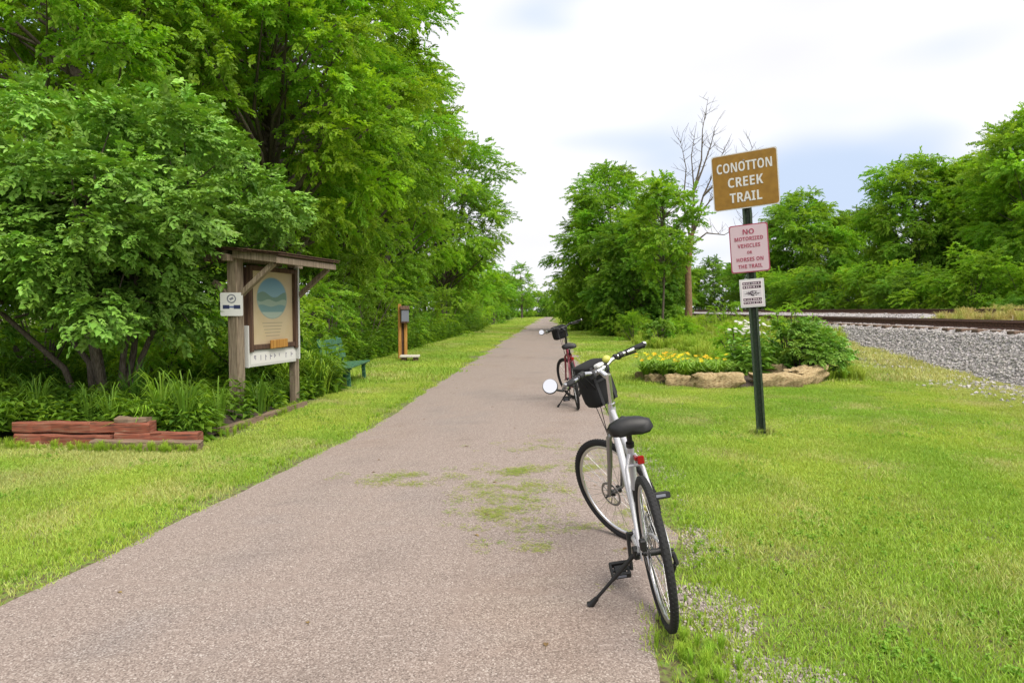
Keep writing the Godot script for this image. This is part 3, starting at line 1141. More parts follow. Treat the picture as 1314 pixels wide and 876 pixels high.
func sign_post() -> void:
	var t := thing("sign_post", "leaning green post with brown trail sign and two smaller white signs", "sign post")
	t.transform = Transform3D(Basis(Vector3.BACK, deg_to_rad(4.6)) * Basis(Vector3.UP, deg_to_rad(-24.0)), Vector3(2.47, -.08, -7.81))
	var mb := MB.new()
	# hat-section steel post
	var prof: Array[Vector2] = [Vector2(-.05, 0), Vector2(-.028, 0), Vector2(-.016, -.04), Vector2(.016, -.04), Vector2(.028, 0), Vector2(.05, 0)]
	var th := .005
	for k in prof.size() - 1:
		var a := prof[k]
		var b := prof[k + 1]
		var nn := Vector2(b.y - a.y, -(b.x - a.x)).normalized()
		for s: float in [-1.0, 1.0]:
			var oo := nn * th * 0.5 * s
			mb.quad(Vector3(a.x + oo.x, 0, a.y + oo.y), Vector3(b.x + oo.x, 0, b.y + oo.y), Vector3(b.x + oo.x, 3.15, b.y + oo.y), Vector3(a.x + oo.x, 3.15, a.y + oo.y), Vector3(nn.x, 0, nn.y) * s)
	for s: float in [-1.0, 1.0]:
		mb.box(Vector3(s * .05, 1.575, 0), Vector3(.004, 3.15, .006), Basis.IDENTITY, .001)
	part(mb, "post", M.post_green, t)
	mb = MB.new()
	for k in 58:
		mb.disc(Vector3(0, .16 + k * .05, -.0365), Vector3.BACK, .006, .003, 8)
	part(mb, "punched_holes", M.black, t).set_meta("kind", "stuff")
	var defs := [["trail_sign", 3.03, .725, .64, .03], ["rules_sign", 2.25, .425, .55, .025], ["notice_sign", 1.735, .27, .325, .006]]
	for q in defs:
		var z := .010
		var border := part(sheet(q[2], q[3], q[4], .004, Vector3(0, q[1], z)), q[0], M.sign_white if q[0] != "rules_sign" else M.sign_red, t)
		border.set_meta("label", {"trail_sign": "brown sign with white lettering CONOTTON CREEK TRAIL", "rules_sign": "pinkish white rules sign with red lettering", "notice_sign": "small black and white notice sign"}[q[0]])
		var bw: float = {"trail_sign": .012, "rules_sign": .012, "notice_sign": .02}[q[0]]
		if q[0] == "notice_sign":
			var pm := QuadMesh.new()
			pm.size = Vector2(q[2] - bw * 2, q[3] - bw * 2)
			var o := part(pm, "print", notice_print(), border)
			o.position = Vector3(0, q[1], z + .005)
		else:
			part(sheet(q[2] - bw * 2, q[3] - bw * 2, q[4], .003, Vector3(0, q[1], z + .003)), "sign_face", M.sign_brown if q[0] == "trail_sign" else M.sign_pink, border)
		if q[0] == "trail_sign":
			letters("CONOTTON", .108, Vector3(0, q[1] + .158, z + .006), M.sign_white, border, .74)
			letters("CREEK", .108, Vector3(0, q[1] - .015, z + .006), M.sign_white, border, .86)
			letters("TRAIL", .108, Vector3(0, q[1] - .19, z + .006), M.sign_white, border, .86)
		elif q[0] == "rules_sign":
			var rows := ["NO", "MOTORIZED", "VEHICLES", "OR", "HORSES ON", "THE TRAIL"]
			var hs := [.058, .043, .043, .032, .043, .043]
			var y: float = q[1] + .19
			for k in rows.size():
				letters(rows[k], hs[k], Vector3(0, y, z + .006), M.sign_red, border, .92 if k > 0 else 1.1)
				y -= .079
		for s: float in [-.35, .35]:
			mb = MB.new()
			mb.tube([Vector3(0, q[1] + s * q[3], z - .01), Vector3(0, q[1] + s * q[3], z + .008)], [.009], 8)
			part(mb, "bolt", M.dull_metal, border)

func notice_print() -> StandardMaterial3D:
	var im := Image.create(96, 120, false, Image.FORMAT_RGB8)
	im.fill(Color(.88, .84, .86))
	var r := RandomNumberGenerator.new()
	r.seed = 9
	var dark := Color(.12, .08, .11)
	# heavy lines of print above and below a pale pictured band
	for row in [[6, 14], [24, 14], [84, 13], [101, 12]]:
		im.fill_rect(Rect2i(6, row[0], 84, row[1]), Color(.24, .17, .21))
		var x := 10
		while x < 84:
			var w := r.randi_range(3, 7)
			im.fill_rect(Rect2i(x, row[0] + 3, w, row[1] - 6), Color(.8, .74, .78))
			x += w + r.randi_range(3, 6)
	im.fill_rect(Rect2i(6, 44, 84, 34), Color(.8, .78, .8))
	for k in 60:
		var a := r.randf() * TAU
		var p := Vector2(48 + cos(a) * r.randf() * 36, 61 + sin(a) * r.randf() * 13)
		im.fill_rect(Rect2i(int(p.x), int(p.y), r.randi_range(3, 10), r.randi_range(2, 4)), dark.lerp(Color(.6, .55, .6), r.randf() * .7))
	var m := mat(1, 1, 1, .5)
	m.albedo_texture = ImageTexture.create_from_image(im)
	return m

# ---------------------------------------------------------------- notice board
func kiosk() -> void:
	var t := thing("trail_kiosk", "weathered wooden trail information kiosk with a small roof beside the trail", "kiosk")
	var u := Vector3(.178, 0, -.984)
	t.transform = Transform3D(Basis(u, Vector3.UP, u.cross(Vector3.UP)), Vector3(-4.24, -.02, -8.72))
	var L := 1.40
	var mb: MB
	for x: float in [0.0, L]:
		mb = MB.new()
		var pw := .155 if x < .5 else .115
		mb.box(Vector3(x, 1.095, 0), Vector3(pw, 2.23, pw), Basis.IDENTITY, .012)
		part(mb, "post", M.grey_wood, t)
	# beams and rafters
	mb = MB.new()
	mb.box(Vector3(L / 2, 2.165, 0), Vector3(L + .44, .09, .09), Basis.IDENTITY, .006)
	part(mb, "ridge_beam", M.grey_wood, t)
	var slope := .11
	for x: float in [-.10, L - .04]:
		for s: float in [-1.0, 1.0]:
			mb = MB.new()
			mb.bar(Vector3(x, 2.215, s * .046), Vector3(x, 2.215 - slope * (.66 if s > 0 else .3), s * (.70 if s > 0 else .34)), .045, .10, Vector3.UP, .005)
			part(mb, "rafter", M.grey_wood, t)
	for s: float in [-1.0, 1.0]:
		mb = MB.new()
		mb.box(Vector3(L / 2 - .07, 2.125 if s > 0 else 2.165, .725 if s > 0 else -.36), Vector3(L + .14, .085, .028), Basis.IDENTITY, .005)
		part(mb, "fascia", M.grey_wood, t)
	for x: float in [-.0, L]:
		for s: float in [-1.0, 1.0]:
			mb = MB.new()
			mb.bar(Vector3(x - .03, 1.66, s * .08), Vector3(x - .03, 2.10 if s > 0 else 1.86, s * (.62 if s > 0 else .3)), .07, .07, Vector3.UP, .006)
			part(mb, "brace", M.grey_wood, t)
	var roof := Node3D.new()
	roof.name = "roof"
	t.add_child(roof, true)
	for s: float in [-1.0, 1.0]:
		var tilt := Basis(Vector3.RIGHT, s * atan(slope))
		for k in 6 if s > 0 else 3:
			mb = MB.new()
			var zz := s * (.065 + k * .129)
			mb.box(Vector3(L / 2 - .07 + rng.randf_range(-.01, .01), 2.282 - slope * absf(zz), zz), Vector3(L + .20, .022, .125), tilt, .003)
			part(mb, "board", M.dark_wood, roof)
		for k in 5 if s > 0 else 2:
			mb = MB.new()
			var zz := s * (.10 + k * .15)
			mb.box(Vector3(L / 2 - .07, 2.304 - slope * absf(zz), zz), Vector3(L + .24, .012, .175), Basis(Vector3.RIGHT, s * (atan(slope) - .03)), .002)
			part(mb, "shingle_course", M.dark_wood, roof)
	# display case between the posts
	var case_ := Node3D.new()
	case_.name = "display_case"
	t.add_child(case_, true)
	var x0 := .145
	var x1 := L - .085
	var xm := (x0 + x1) / 2
	var w := x1 - x0
	var zf := .10
	mb = MB.new()
	mb.box(Vector3(xm, 1.44, .02), Vector3(w, 1.24, .10), Basis.IDENTITY, .004)
	part(mb, "back_box", M.dark_wood, case_)
	for x: float in [x0 + .03, x1 - .03]:
		mb = MB.new()
		mb.box(Vector3(x, 1.49, zf), Vector3(.065, 1.19, .06), Basis.IDENTITY, .005)
		part(mb, "frame_stile", M.dark_wood, case_)
	for y: float in [2.055, 0.955]:
		mb = MB.new()
		mb.box(Vector3(xm, y, zf - .003), Vector3(w - .13, .065, .055), Basis.IDENTITY, .005)
		part(mb, "frame_rail", M.dark_wood, case_)
	mb = MB.new()
	mb.box(Vector3(x1 + .018, 1.42, zf + .004), Vector3(.034, 1.40, .075), Basis.IDENTITY, .004)
	part(mb, "white_trim", M.white, case_)
	mb = MB.new()
	mb.box(Vector3(x0 - .012, .97, .035), Vector3(.02, .58, .13), Basis.IDENTITY, .004)
	part(mb, "side_panel", M.white, case_)
	var pm := QuadMesh.new()
	pm.size = Vector2(w - .13, 1.08)
	var pr := part(pm, "poster", board_print(), case_)
	pr.position = Vector3(xm, 1.53, .0755)
	pr.set_meta("label", "cream poster with a round blue landscape emblem")
	mb = MB.new()
	mb.box(Vector3(xm + .05, .985, zf + .045), Vector3(.42, .125, .03), Basis(Vector3.BACK, .02), .008)
	part(mb, "wooden_plaque", M.orange_wood, case_)
	mb = MB.new()
	mb.box(Vector3(xm, .80, .075), Vector3(w, .23, .03), Basis.IDENTITY, .004)
	var low := part(mb, "lower_board", M.white, case_)
	var marks := QuadMesh.new()
	marks.size = Vector2(w - .06, .16)
	var mk := part(marks, "print", strip_print(), low)
	mk.position = Vector3(xm, .80, .0925)
	# small square sign on the near post, facing along the trail
	var turn := Basis(Vector3.UP, deg_to_rad(-90 + 20))
	var sg := part(sheet(.29, .31, .02, .006, Vector3.ZERO), "post_sign", M.sign_white, t)
	sg.transform = Transform3D(turn, Vector3(-.105, 1.55, .015))
	mb = MB.new()
	mb.torus(.052, .008, Vector3(0, .075, .004), Basis(Vector3.BACK, Vector3.UP, Vector3.RIGHT), 24, 6, .3)
	mb.box(Vector3(0, .075, .0045), Vector3(.05, .03, .002), Basis(Vector3.BACK, .5), .0005)
	part(mb, "emblem", M.grey_box, sg)
	for x: float in [-.07, .07]:
		mb = MB.new()
		mb.box(Vector3(x, -.035, .0045), Vector3(.085, .05, .003), Basis.IDENTITY, .001)
		part(mb, "arrow_mark", mat(.012, .02, .08, .5), sg)
	mb = MB.new()
	mb.box(Vector3(0, -.035, .004), Vector3(.10, .022, .002), Basis.IDENTITY, .0005)
	part(mb, "bar_mark", mat(.1, .14, .3, .5), sg)

func board_print() -> StandardMaterial3D:
	var w := 256
	var h := 256
	var im := Image.create(w, h, false, Image.FORMAT_RGB8)
	var cream := Color(.77, .70, .57)
	for y in h:
		for x in w:
			var c := cream
			c = c.lerp(Color(.74, .66, .5), clampf(.35 + .9 * noise_soft.get_noise_2d(x * 1.1, y * 1.1), 0, 1) * .5)
			var d := Vector2((x - 128) / 88.0, (y - 100) / 68.0)
			var q := d.length()
			if q < 1.0:
				c = Color(.36, .60, .74)
				if d.y < -.1:
					c = Color(.20, .48, .70).lerp(Color(.45, .68, .80), clampf(d.y + 1.0, 0, 1))
				var hill := -.12 + .14 * sin(d.x * 4.0 + 1.0)
				if d.y > hill - .05:
					c = Color(.28, .48, .46)
				if d.y > .12 + .06 * sin(d.x * 6.0):
					c = Color(.52, .66, .62)
				if d.y > .38 + .05 * sin(d.x * 5.0 + 2.0):
					c = Color(.30, .52, .58)
				if d.y > .7:
					c = Color(.60, .72, .70)
			elif q < 1.05:
				c = Color(.5, .6, .6)
			if q < 1.05:
				c = c.lerp(cream, .32)
			im.set_pixel(x, y, c)
	# faint lines of small print under the emblem
	for k in 5:
		im.fill_rect(Rect2i(66 + k * 5, 184 + k * 11, 124 - k * 10, 3), Color(.62, .58, .48))
	var m := mat(1, 1, 1, .45)
	m.albedo_texture = ImageTexture.create_from_image(im)
	return m

func strip_print() -> StandardMaterial3D:
	var im := Image.create(256, 40, false, Image.FORMAT_RGB8)
	im.fill(Color(.87, .86, .85))
	var r := RandomNumberGenerator.new()
	r.seed = 31
	# worn, unreadable characters
	for x in [18, 52, 78, 104, 128, 156, 196, 228]:
		var c := Color(.42, .40, .50)
		im.fill_rect(Rect2i(x, 10, 3, r.randi_range(10, 20)), c)
		if r.randf() < .7:
			im.fill_rect(Rect2i(x, 10 + r.randi_range(0, 6), r.randi_range(6, 12), 3), c)
		if r.randf() < .5:
			im.fill_rect(Rect2i(x + 6, 14, 3, r.randi_range(6, 14)), c)
	var m := mat(1, 1, 1, .5)
	m.albedo_texture = ImageTexture.create_from_image(im)
	return m

# ---------------------------------------------------------------- bench, post, step, planter
func bench() -> void:
	var t := thing("park_bench", "weathered green slatted bench half hidden by tall plants beside trail", "bench", Vector3(-4.12, 0, -13.0))
	t.rotation.y = deg_to_rad(4.0)
	var mb: MB
	var L := 1.75
	for k in 4:
		mb = MB.new()
		mb.box(Vector3(.29 - k * .125, .375 - k * .008, 0), Vector3(.112, .035, L), Basis(Vector3.BACK, .06), .006)
		part(mb, "seat_slat", M.bench_green, t)
	for k in 3:
		mb = MB.new()
		mb.box(Vector3(-.19 - k * .04, .52 + k * .145, 0), Vector3(.03, .125, L), Basis(Vector3.BACK, .26), .006)
		part(mb, "back_slat", M.bench_green, t)
	for z: float in [-.68, .68]:
		mb = MB.new()
		mb.bar(Vector3(.26, -.02, z), Vector3(.24, .345, z), .06, .07)
		mb.bar(Vector3(-.16, -.02, z), Vector3(-.14, .345, z), .06, .07)
		mb.bar(Vector3(-.19, .335, z), Vector3(.31, .345, z), .05, .05)
		mb.bar(Vector3(-.165, .30, z), Vector3(-.32, .90, z), .05, .045)
		part(mb, "leg_frame", M.bench_green, t)

func wooden_post() -> void:
	var t := thing("box_post", "orange wooden post carrying a grey brochure box at the lawn edge", "post", Vector3(-4.28, 0, -19.0))
	t.rotation.y = deg_to_rad(20)
	var mb: MB
	for x: float in [-.085, .085]:
		mb = MB.new()
		mb.box(Vector3(x, .72 if x > 0 else .80, 0), Vector3(.09, 1.5 if x > 0 else 1.66, .10), Basis.IDENTITY, .008)
		part(mb, "upright", M.orange_wood, t)
	mb = MB.new()
	mb.box(Vector3(0, .72, -.03), Vector3(.079, 1.42, .03), Basis.IDENTITY, .004)
	part(mb, "back_board", M.dark_wood, t)
	mb = MB.new()
	mb.box(Vector3(.05, 1.30, .13), Vector3(.22, .36, .15), Basis.IDENTITY, .012)
	var bx := part(mb, "brochure_box", M.grey_box, t)
	mb = MB.new()
	mb.box(Vector3(.05, 1.52, .12), Vector3(.27, .03, .24), Basis(Vector3.RIGHT, .4), .006)
	part(mb, "lid", M.dark_wood, bx)
	mb = MB.new()
	mb.box(Vector3(.05, 1.10, .13), Vector3(.25, .03, .18), Basis.IDENTITY, .006)
	part(mb, "shelf", M.dark_wood, bx)
	t = thing("step_block", "low pale topped stone block at the foot of the wooden post", "block", Vector3(-3.93, 0, -18.35))
	t.rotation.y = .12
	mb = MB.new()
	mb.box(Vector3(0, .165, 0), Vector3(.54, .06, .42), Basis.IDENTITY, .012)
	part(mb, "slab", M.concrete, t)
	for x: float in [-.16, .16]:
		mb = MB.new()
		mb.box(Vector3(x, .06, 0), Vector3(.13, .16, .34), Basis.IDENTITY, .008)
		part(mb, "foot", M.dark_wood, t)

func timber(t: Node3D, a: Vector3, b: Vector3, hgt: float, dep: float, m: Material) -> void:
	var mb := MB.new()
	var l := a.distance_to(b)
	# a worn sawn timber: chamfered beam cut in lengths with slightly shifted edges
	var segs := 7
	var rings := []
	for k in segs + 1:
		var ring: Array[Vector3] = []
		var x := -l / 2 + l * k / segs
		for q in 8:
			var sy: float = [1, 1, 1, -1, -1, -1, -1, 1][q]
			var sz: float = [-.8, .8, 1, 1, .8, -.8, -1, -1][q]
			var yy: float = hgt * .5 * sy * (1.0 if absf(sz) < .9 else .78)
			var zz: float = dep * .5 * sz
			ring.append(Vector3(x + (.012 * noise_rock.get_noise_2d(q * 9.0, a.x * 7.0 + b.z) if k == 0 or k == segs else 0.0), yy + .022 * noise_rock.get_noise_3d(x * 3.0, q * 5.0, a.y * 20.0 + a.x), zz + .022 * noise_rock.get_noise_3d(x * 3.0, q * 5.0 + 40.0, a.y * 20.0 + a.x)))
		rings.append(ring)
	for k in segs:
		for q in 8:
			var q2 := (q + 1) % 8
			var hint: Vector3 = (rings[k][q] + rings[k][q2]) * Vector3(0, 1, 1)
			mb.quad(rings[k][q], rings[k][q2], rings[k + 1][q2], rings[k + 1][q], hint)
	for e in 2:
		var ring: Array = rings[0 if e == 0 else segs]
		var cc := Vector3((ring[0] as Vector3).x, 0, 0)
		for q in 8:
			mb.tri(cc, ring[q], ring[(q + 1) % 8], Vector3(-1 if e == 0 else 1, 0, 0))
	var o := part(mb, "timber", m, t)
	var x := (b - a).normalized()
	var z := x.cross(Vector3.UP).normalized()
	o.transform = Transform3D(Basis(x, z.cross(x), z), (a + b) * .5)

func planter() -> void:
	var t := thing("timber_planter", "low raised bed wall of stacked peeling red timbers under the shrub", "planter")
	var z := -6.74
	timber(t, Vector3(-5.70, .07, z), Vector3(-4.62, .07, z + .02), .125, .13, M.red_timber)
	timber(t, Vector3(-5.73, .20, z - .01), Vector3(-4.22, .205, z - .03), .115, .13, M.red_timber)
	timber(t, Vector3(-4.60, .10, z + .0), Vector3(-3.70, .11, z - .02), .10, .12, M.red_timber)
	timber(t, Vector3(-4.78, .05, z + .135), Vector3(-3.62, .04, z + .12), .10, .11, M.grey_timber)
	timber(t, Vector3(-4.62, .285, z - .04), Vector3(-4.28, .285, z - .06), .05, .12, M.grey_timber)
	timber(t, Vector3(-5.72, .06, z - .09), Vector3(-6.0, .06, z - 1.6), .12, .13, M.red_timber)
	var e := thing("edging_timber", "weathered grey edging timber along the bed under the kiosk", "timber")
	timber(e, Vector3(-3.86, .03, -7.45), Vector3(-3.70, .03, -9.75), .09, .09, M.grey_timber)
	# earth held by the wall
	var mb := MB.new()
	var base := mb.v.size()
	for k in 13:
		for j in 9:
			var x := -5.85 + 2.0 * k / 12.0
			var zz := z - .10 - 2.6 * j / 8.0
			var edge: float = minf(minf(k, 12 - k) / 2.0, minf(j + 1.0, 8 - j) / 2.0)
			mb.vert(Vector3(x, .02 + .15 * clampf(edge, 0, 1) + .03 * noise_soft.get_noise_2d(x * 90.0, zz * 90.0), zz), Vector3.UP)
	for k in 12:
		for j in 8:
			var a := base + k * 9 + j
			mb.face(a, a + 1, a + 10)
			mb.face(a, a + 10, a + 9)
	mb.smooth(0)
	structure(mb, "planter_soil", M.bed_soil)

# ---------------------------------------------------------------- plants
func blade_clump(seed_: int, count: int, hgt: float, reach: float, width: float) -> ArrayMesh:
	# long arching strap leaves from one crown
	var r := RandomNumberGenerator.new()
	r.seed = seed_
	var mb := MB.new()
	for k in count:
		var a := r.randf() * TAU
		var out := Vector3(cos(a), 0, sin(a))
		var side := Vector3(-sin(a), 0, cos(a))
		var h := hgt * r.randf_range(.6, 1.1)
		var re := reach * r.randf_range(.3, 1.1)
		var base := out * reach * .22 * r.randf()
		var g := r.randf_range(.8, 1.2)
		mb.col = Color(g * r.randf_range(.9, 1.1), g, g)
		var prev: Array[Vector3] = []
		for s in 5:
			var u := s / 4.0
			var p := base + out * re * (u * .45 + u * u * .65) + Vector3(0, h * (sin(u * 2.1) / sin(2.1 * .75)) * .95, 0)
			var w := width * (1.0 - u * u) * .5 + .001
			var cur: Array[Vector3] = [p - side * w, p + side * w]
			if s > 0:
				mb.quad(prev[0], prev[1], cur[1], cur[0], -out + Vector3(0, 1.2, 0))
			prev = cur
	return mb.mesh()

func weed_mesh(seed_: int, hgt: float, pairs: int, ll: float, lw: float) -> ArrayMesh:
	var r := RandomNumberGenerator.new()
	r.seed = seed_
	var mb := MB.new()
	for stem in 3:
		var lean := Vector3(r.randf_range(-.25, .25), 1, r.randf_range(-.25, .25))
		var o := Vector3(r.randf_range(-.1, .1), 0, r.randf_range(-.1, .1))
		var h := hgt * r.randf_range(.65, 1.1)
		mb.col = Color(.9, .9, .7)
		mb.tube([o, o + lean * h], [.006, .002], 3, false)
		for k in pairs:
			var u := (k + .6) / pairs
			var a := k * 1.9 + r.randf() * .6
			for s in 2:
				var d := Vector3(cos(a + PI * s), r.randf_range(-.1, .5), sin(a + PI * s)).normalized()
				var g := r.randf_range(.8, 1.2)
				mb.col = Color(g * r.randf_range(.9, 1.1), g, g)
				leaf(mb, o + lean * h * u, d, Vector3.UP, ll * r.randf_range(.7, 1.15) * (1.15 - .5 * u), lw * (1.15 - .5 * u), .12, .3)
	return mb.mesh()

func one_plant(called: String, label: String, category: String, mesh: Mesh, at: Vector3, col: Color, s: float, turn: float, group := "") -> Node3D:
	var t := thing(called, label, category, Vector3(at.x, land(at.x, at.z) + at.y - .02, at.z), group)
	var m: StandardMaterial3D = M.leaf_glossy.duplicate()
	m.albedo_color = col.linear_to_srgb()
	var o := part(mesh, "foliage", m, t)
	o.transform = Transform3D(Basis(Vector3.UP, turn).scaled(Vector3.ONE * s), Vector3.ZERO)
	return t

func flower(mb: MB, at: Vector3, up: Vector3, petals: int, l: float, w: float, open: float, r: RandomNumberGenerator) -> void:
	var x := up.cross(Vector3(.3, .1, 1)).normalized()
	var z := x.cross(up)
	var a0 := r.randf() * TAU
	for k in petals:
		var a := a0 + TAU * k / petals
		var d := (x * cos(a) + z * sin(a)) * open + up * (1.0 - open * .6)
		leaf(mb, at, d.normalized(), up, l, w, .15, .25)

func stone(at: Vector3, size: Vector3, turn: float, tilt: float, label: String) -> void:
	var mb := MB.new()
	mb.ball(Vector3.ZERO, size * .5, Basis.IDENTITY, 28, 18, .2, noise_rock, 9.0)
	# each stone takes its own relief from where it lies
	for k in mb.v.size():
		var p := mb.v[k]
		mb.v[k] = p * (1.0 + .36 * noise_rock.get_noise_3dv(p * 3.0 + at * 3.0)) + Vector3(0, .05 * noise_rock.get_noise_3dv(p * 9.0 + at * 5.0), 0)
	mb.smooth(0)
	var o := part(mb, numbered("bed_stone"), M.sandstone, self)
	o.transform = Transform3D(Basis(Vector3.UP, turn) * Basis(Vector3.BACK, tilt), Vector3(at.x, land(at.x, at.z) + at.y, at.z))
	tag(o, label, "stone", "sandstone blocks edging the flower bed")

func flower_bed() -> void:
	stone(Vector3(3.10, .13, -12.62), Vector3(.84, .29, .38), .06, .03, "long brown sandstone block in front of the white flowers")
	stone(Vector3(2.50, .08, -12.95), Vector3(.46, .24, .36), -.2, 0, "short rounded tan stone below the yellow lilies")
	stone(Vector3(4.28, .10, -12.75), Vector3(.86, .27, .42), -.06, -.03, "long tan sandstone block right behind the sign post")
	stone(Vector3(5.05, .15, -13.35), Vector3(.95, .30, .48), .75, .05, "flat pale sandstone block beside the round shrub")
	stone(Vector3(4.55, .16, -14.35), Vector3(.85, .28, .45), -.5, .0, "tan sandstone block at the back of the bed near the dark soil")
	stone(Vector3(2.12, .07, -13.5), Vector3(.34, .2, .3), .4, 0, "small pale stone at the lily end of the bed")
	stone(Vector3(1.98, .06, -14.0), Vector3(.26, .18, .28), 1.0, 0, "smallest stone at the far lily end of bed")
	var mb := MB.new()
	var base := 0
	var c := Vector3(3.55, 0, -13.55)
	mb.vert(c + Vector3(0, .17, 0), Vector3.UP)
	for k in 4:
		for s in 24:
			var a := TAU * s / 24
			var q := (k + 1) / 4.0
			var p := c + Vector3(cos(a) * 1.5 * q, .17 - .16 * q * q + .03 * noise_rock.get_noise_2d(s * 3.0, k * 7.0), sin(a) * .95 * q)
			mb.vert(p, Vector3.UP)
	for s in 24:
		mb.face(0, 1 + s, 1 + (s + 1) % 24)
		for k in 3:
			var a := 1 + k * 24 + s
			var b := 1 + k * 24 + (s + 1) % 24
			mb.face(a, b, b + 24)
			mb.face(a, b + 24, a + 24)
	mb.smooth(0)
	structure(mb, "bed_soil", M.bed_soil)
	# yellow lilies: five clumps with flowers held above the leaves
	var r := RandomNumberGenerator.new()
	r.seed = 5
	var spots := [[2.35, -13.55], [2.62, -13.25], [2.95, -13.35], [2.75, -13.8], [3.15, -13.75], [2.3, -13.95], [2.05, -13.75], [3.3, -13.3], [2.55, -14.15]]
	for k in spots.size():
		var p := Vector3(spots[k][0], .12, spots[k][1])
		var t := one_plant("yellow_daylily", "clump of arching green lily leaves with yellow flowers in stone bed", "flower", blade_clump(100 + k, 190, .36, .55, .022), p, Color(.25, .44, .04), 1.0, k * 1.0, "yellow lilies in the stone bed")
		var fl := MB.new()
		var stems := MB.new()
		stems.col = Color(.2, .36, .05)
		for f in 7:
			var a := r.randf() * TAU
			var q := Vector3(cos(a) * r.randf_range(0, .42), r.randf_range(.30, .47), sin(a) * r.randf_range(0, .42))
			stems.tube([Vector3(q.x * .3, 0, q.z * .3), q], [.004, .003], 3, false)
			fl.col = Color(.64, r.randf_range(.42, .62), .03)
			flower(fl, q, Vector3(r.randf_range(-.4, .4), 1, r.randf_range(-.1, .7)).normalized(), 6, .06, .03, .75, r)
		part(stems, "stalks", M.leaf, t)
		part(fl, "flowers", M.petal, t)
	# white flowers on a leafy stand
	for k in 2:
		var p := Vector3([3.95, 4.35][k], .12, [-13.9, -14.2][k])
		var t := one_plant("white_flower_plant", "upright leafy plant topped with white blossoms behind the sign post", "flower", weed_mesh(140 + k, .62, 9, .2, .09), p, Color(.20, .38, .06), 1.5, k * 1.3, "white flowering plants in the stone bed")
		var t2 := weed_mesh(150 + k, .6, 9, .2, .09)
		var m: StandardMaterial3D = M.leaf_glossy.duplicate()
		m.albedo_color = lin(.20, .38, .06)
		for e in 3:
			var o := part(t2, "foliage", m, t)
			o.transform = Transform3D(Basis(Vector3.UP, e * 2.1).scaled(Vector3.ONE * 1.4), Vector3(cos(e * 2.1) * .15, 0, sin(e * 2.1) * .15))
		var fl := MB.new()
		for f in 26:
			var a := r.randf() * TAU
			var q := Vector3(cos(a) * r.randf_range(0, .3), r.randf_range(.85, 1.12), sin(a) * r.randf_range(0, .3))
			fl.col = Color(.62, .62, .60)
			flower(fl, q, Vector3(r.randf_range(-.5, .5), 1, r.randf_range(0, .9)).normalized(), 7, .05, .036, .9, r)
		part(fl, "flowers", M.petal, t)

func shrub(called: String, label: String, group: String, at: Vector3, rad: Vector3, col: Color, seed_: int, per: float, size: float, kind: Array, count := 14, m: Material = null) -> Node3D:
	var r := RandomNumberGenerator.new()
	r.seed = seed_
	var t := thing(called, label, "shrub", Vector3(at.x, land(at.x, at.z) - .03, at.z), group)
	var wood := MB.new()
	var clumps := []
	for k in count:
		var a := r.randf() * TAU
		var q := sqrt(r.randf())
		var y := r.randf_range(.12, 1.0)
		var w := sqrt(maxf(0.05, 1.0 - pow((y - .45) / .62, 2.0)))
		var cr := (rad.x + rad.z) * .5 * r.randf_range(.26, .42)
		var p := Vector3(cos(a) * rad.x * q * w, maxf(y * rad.y - cr * .5, cr * .35), sin(a) * rad.z * q * w)
		var g := r.randf_range(.82, 1.2)
		clumps.append([p, cr, r.randf_range(.65, .9), Color(col.r * g * r.randf_range(.88, 1.15), col.g * g, col.b * g)])
		wood.tube([Vector3(p.x * .12, 0, p.z * .12), Vector3(p.x * .5, p.y * .55, p.z * .5), p], [.02, .014, .006], 5, false)
	part(wood, "stems", M.bark, t)
	foliage(clumps, per, size, kind, "foliage", m if m else M.leaf, t, r, .55, Vector3(0, rad.y * .3, 0))
	return t

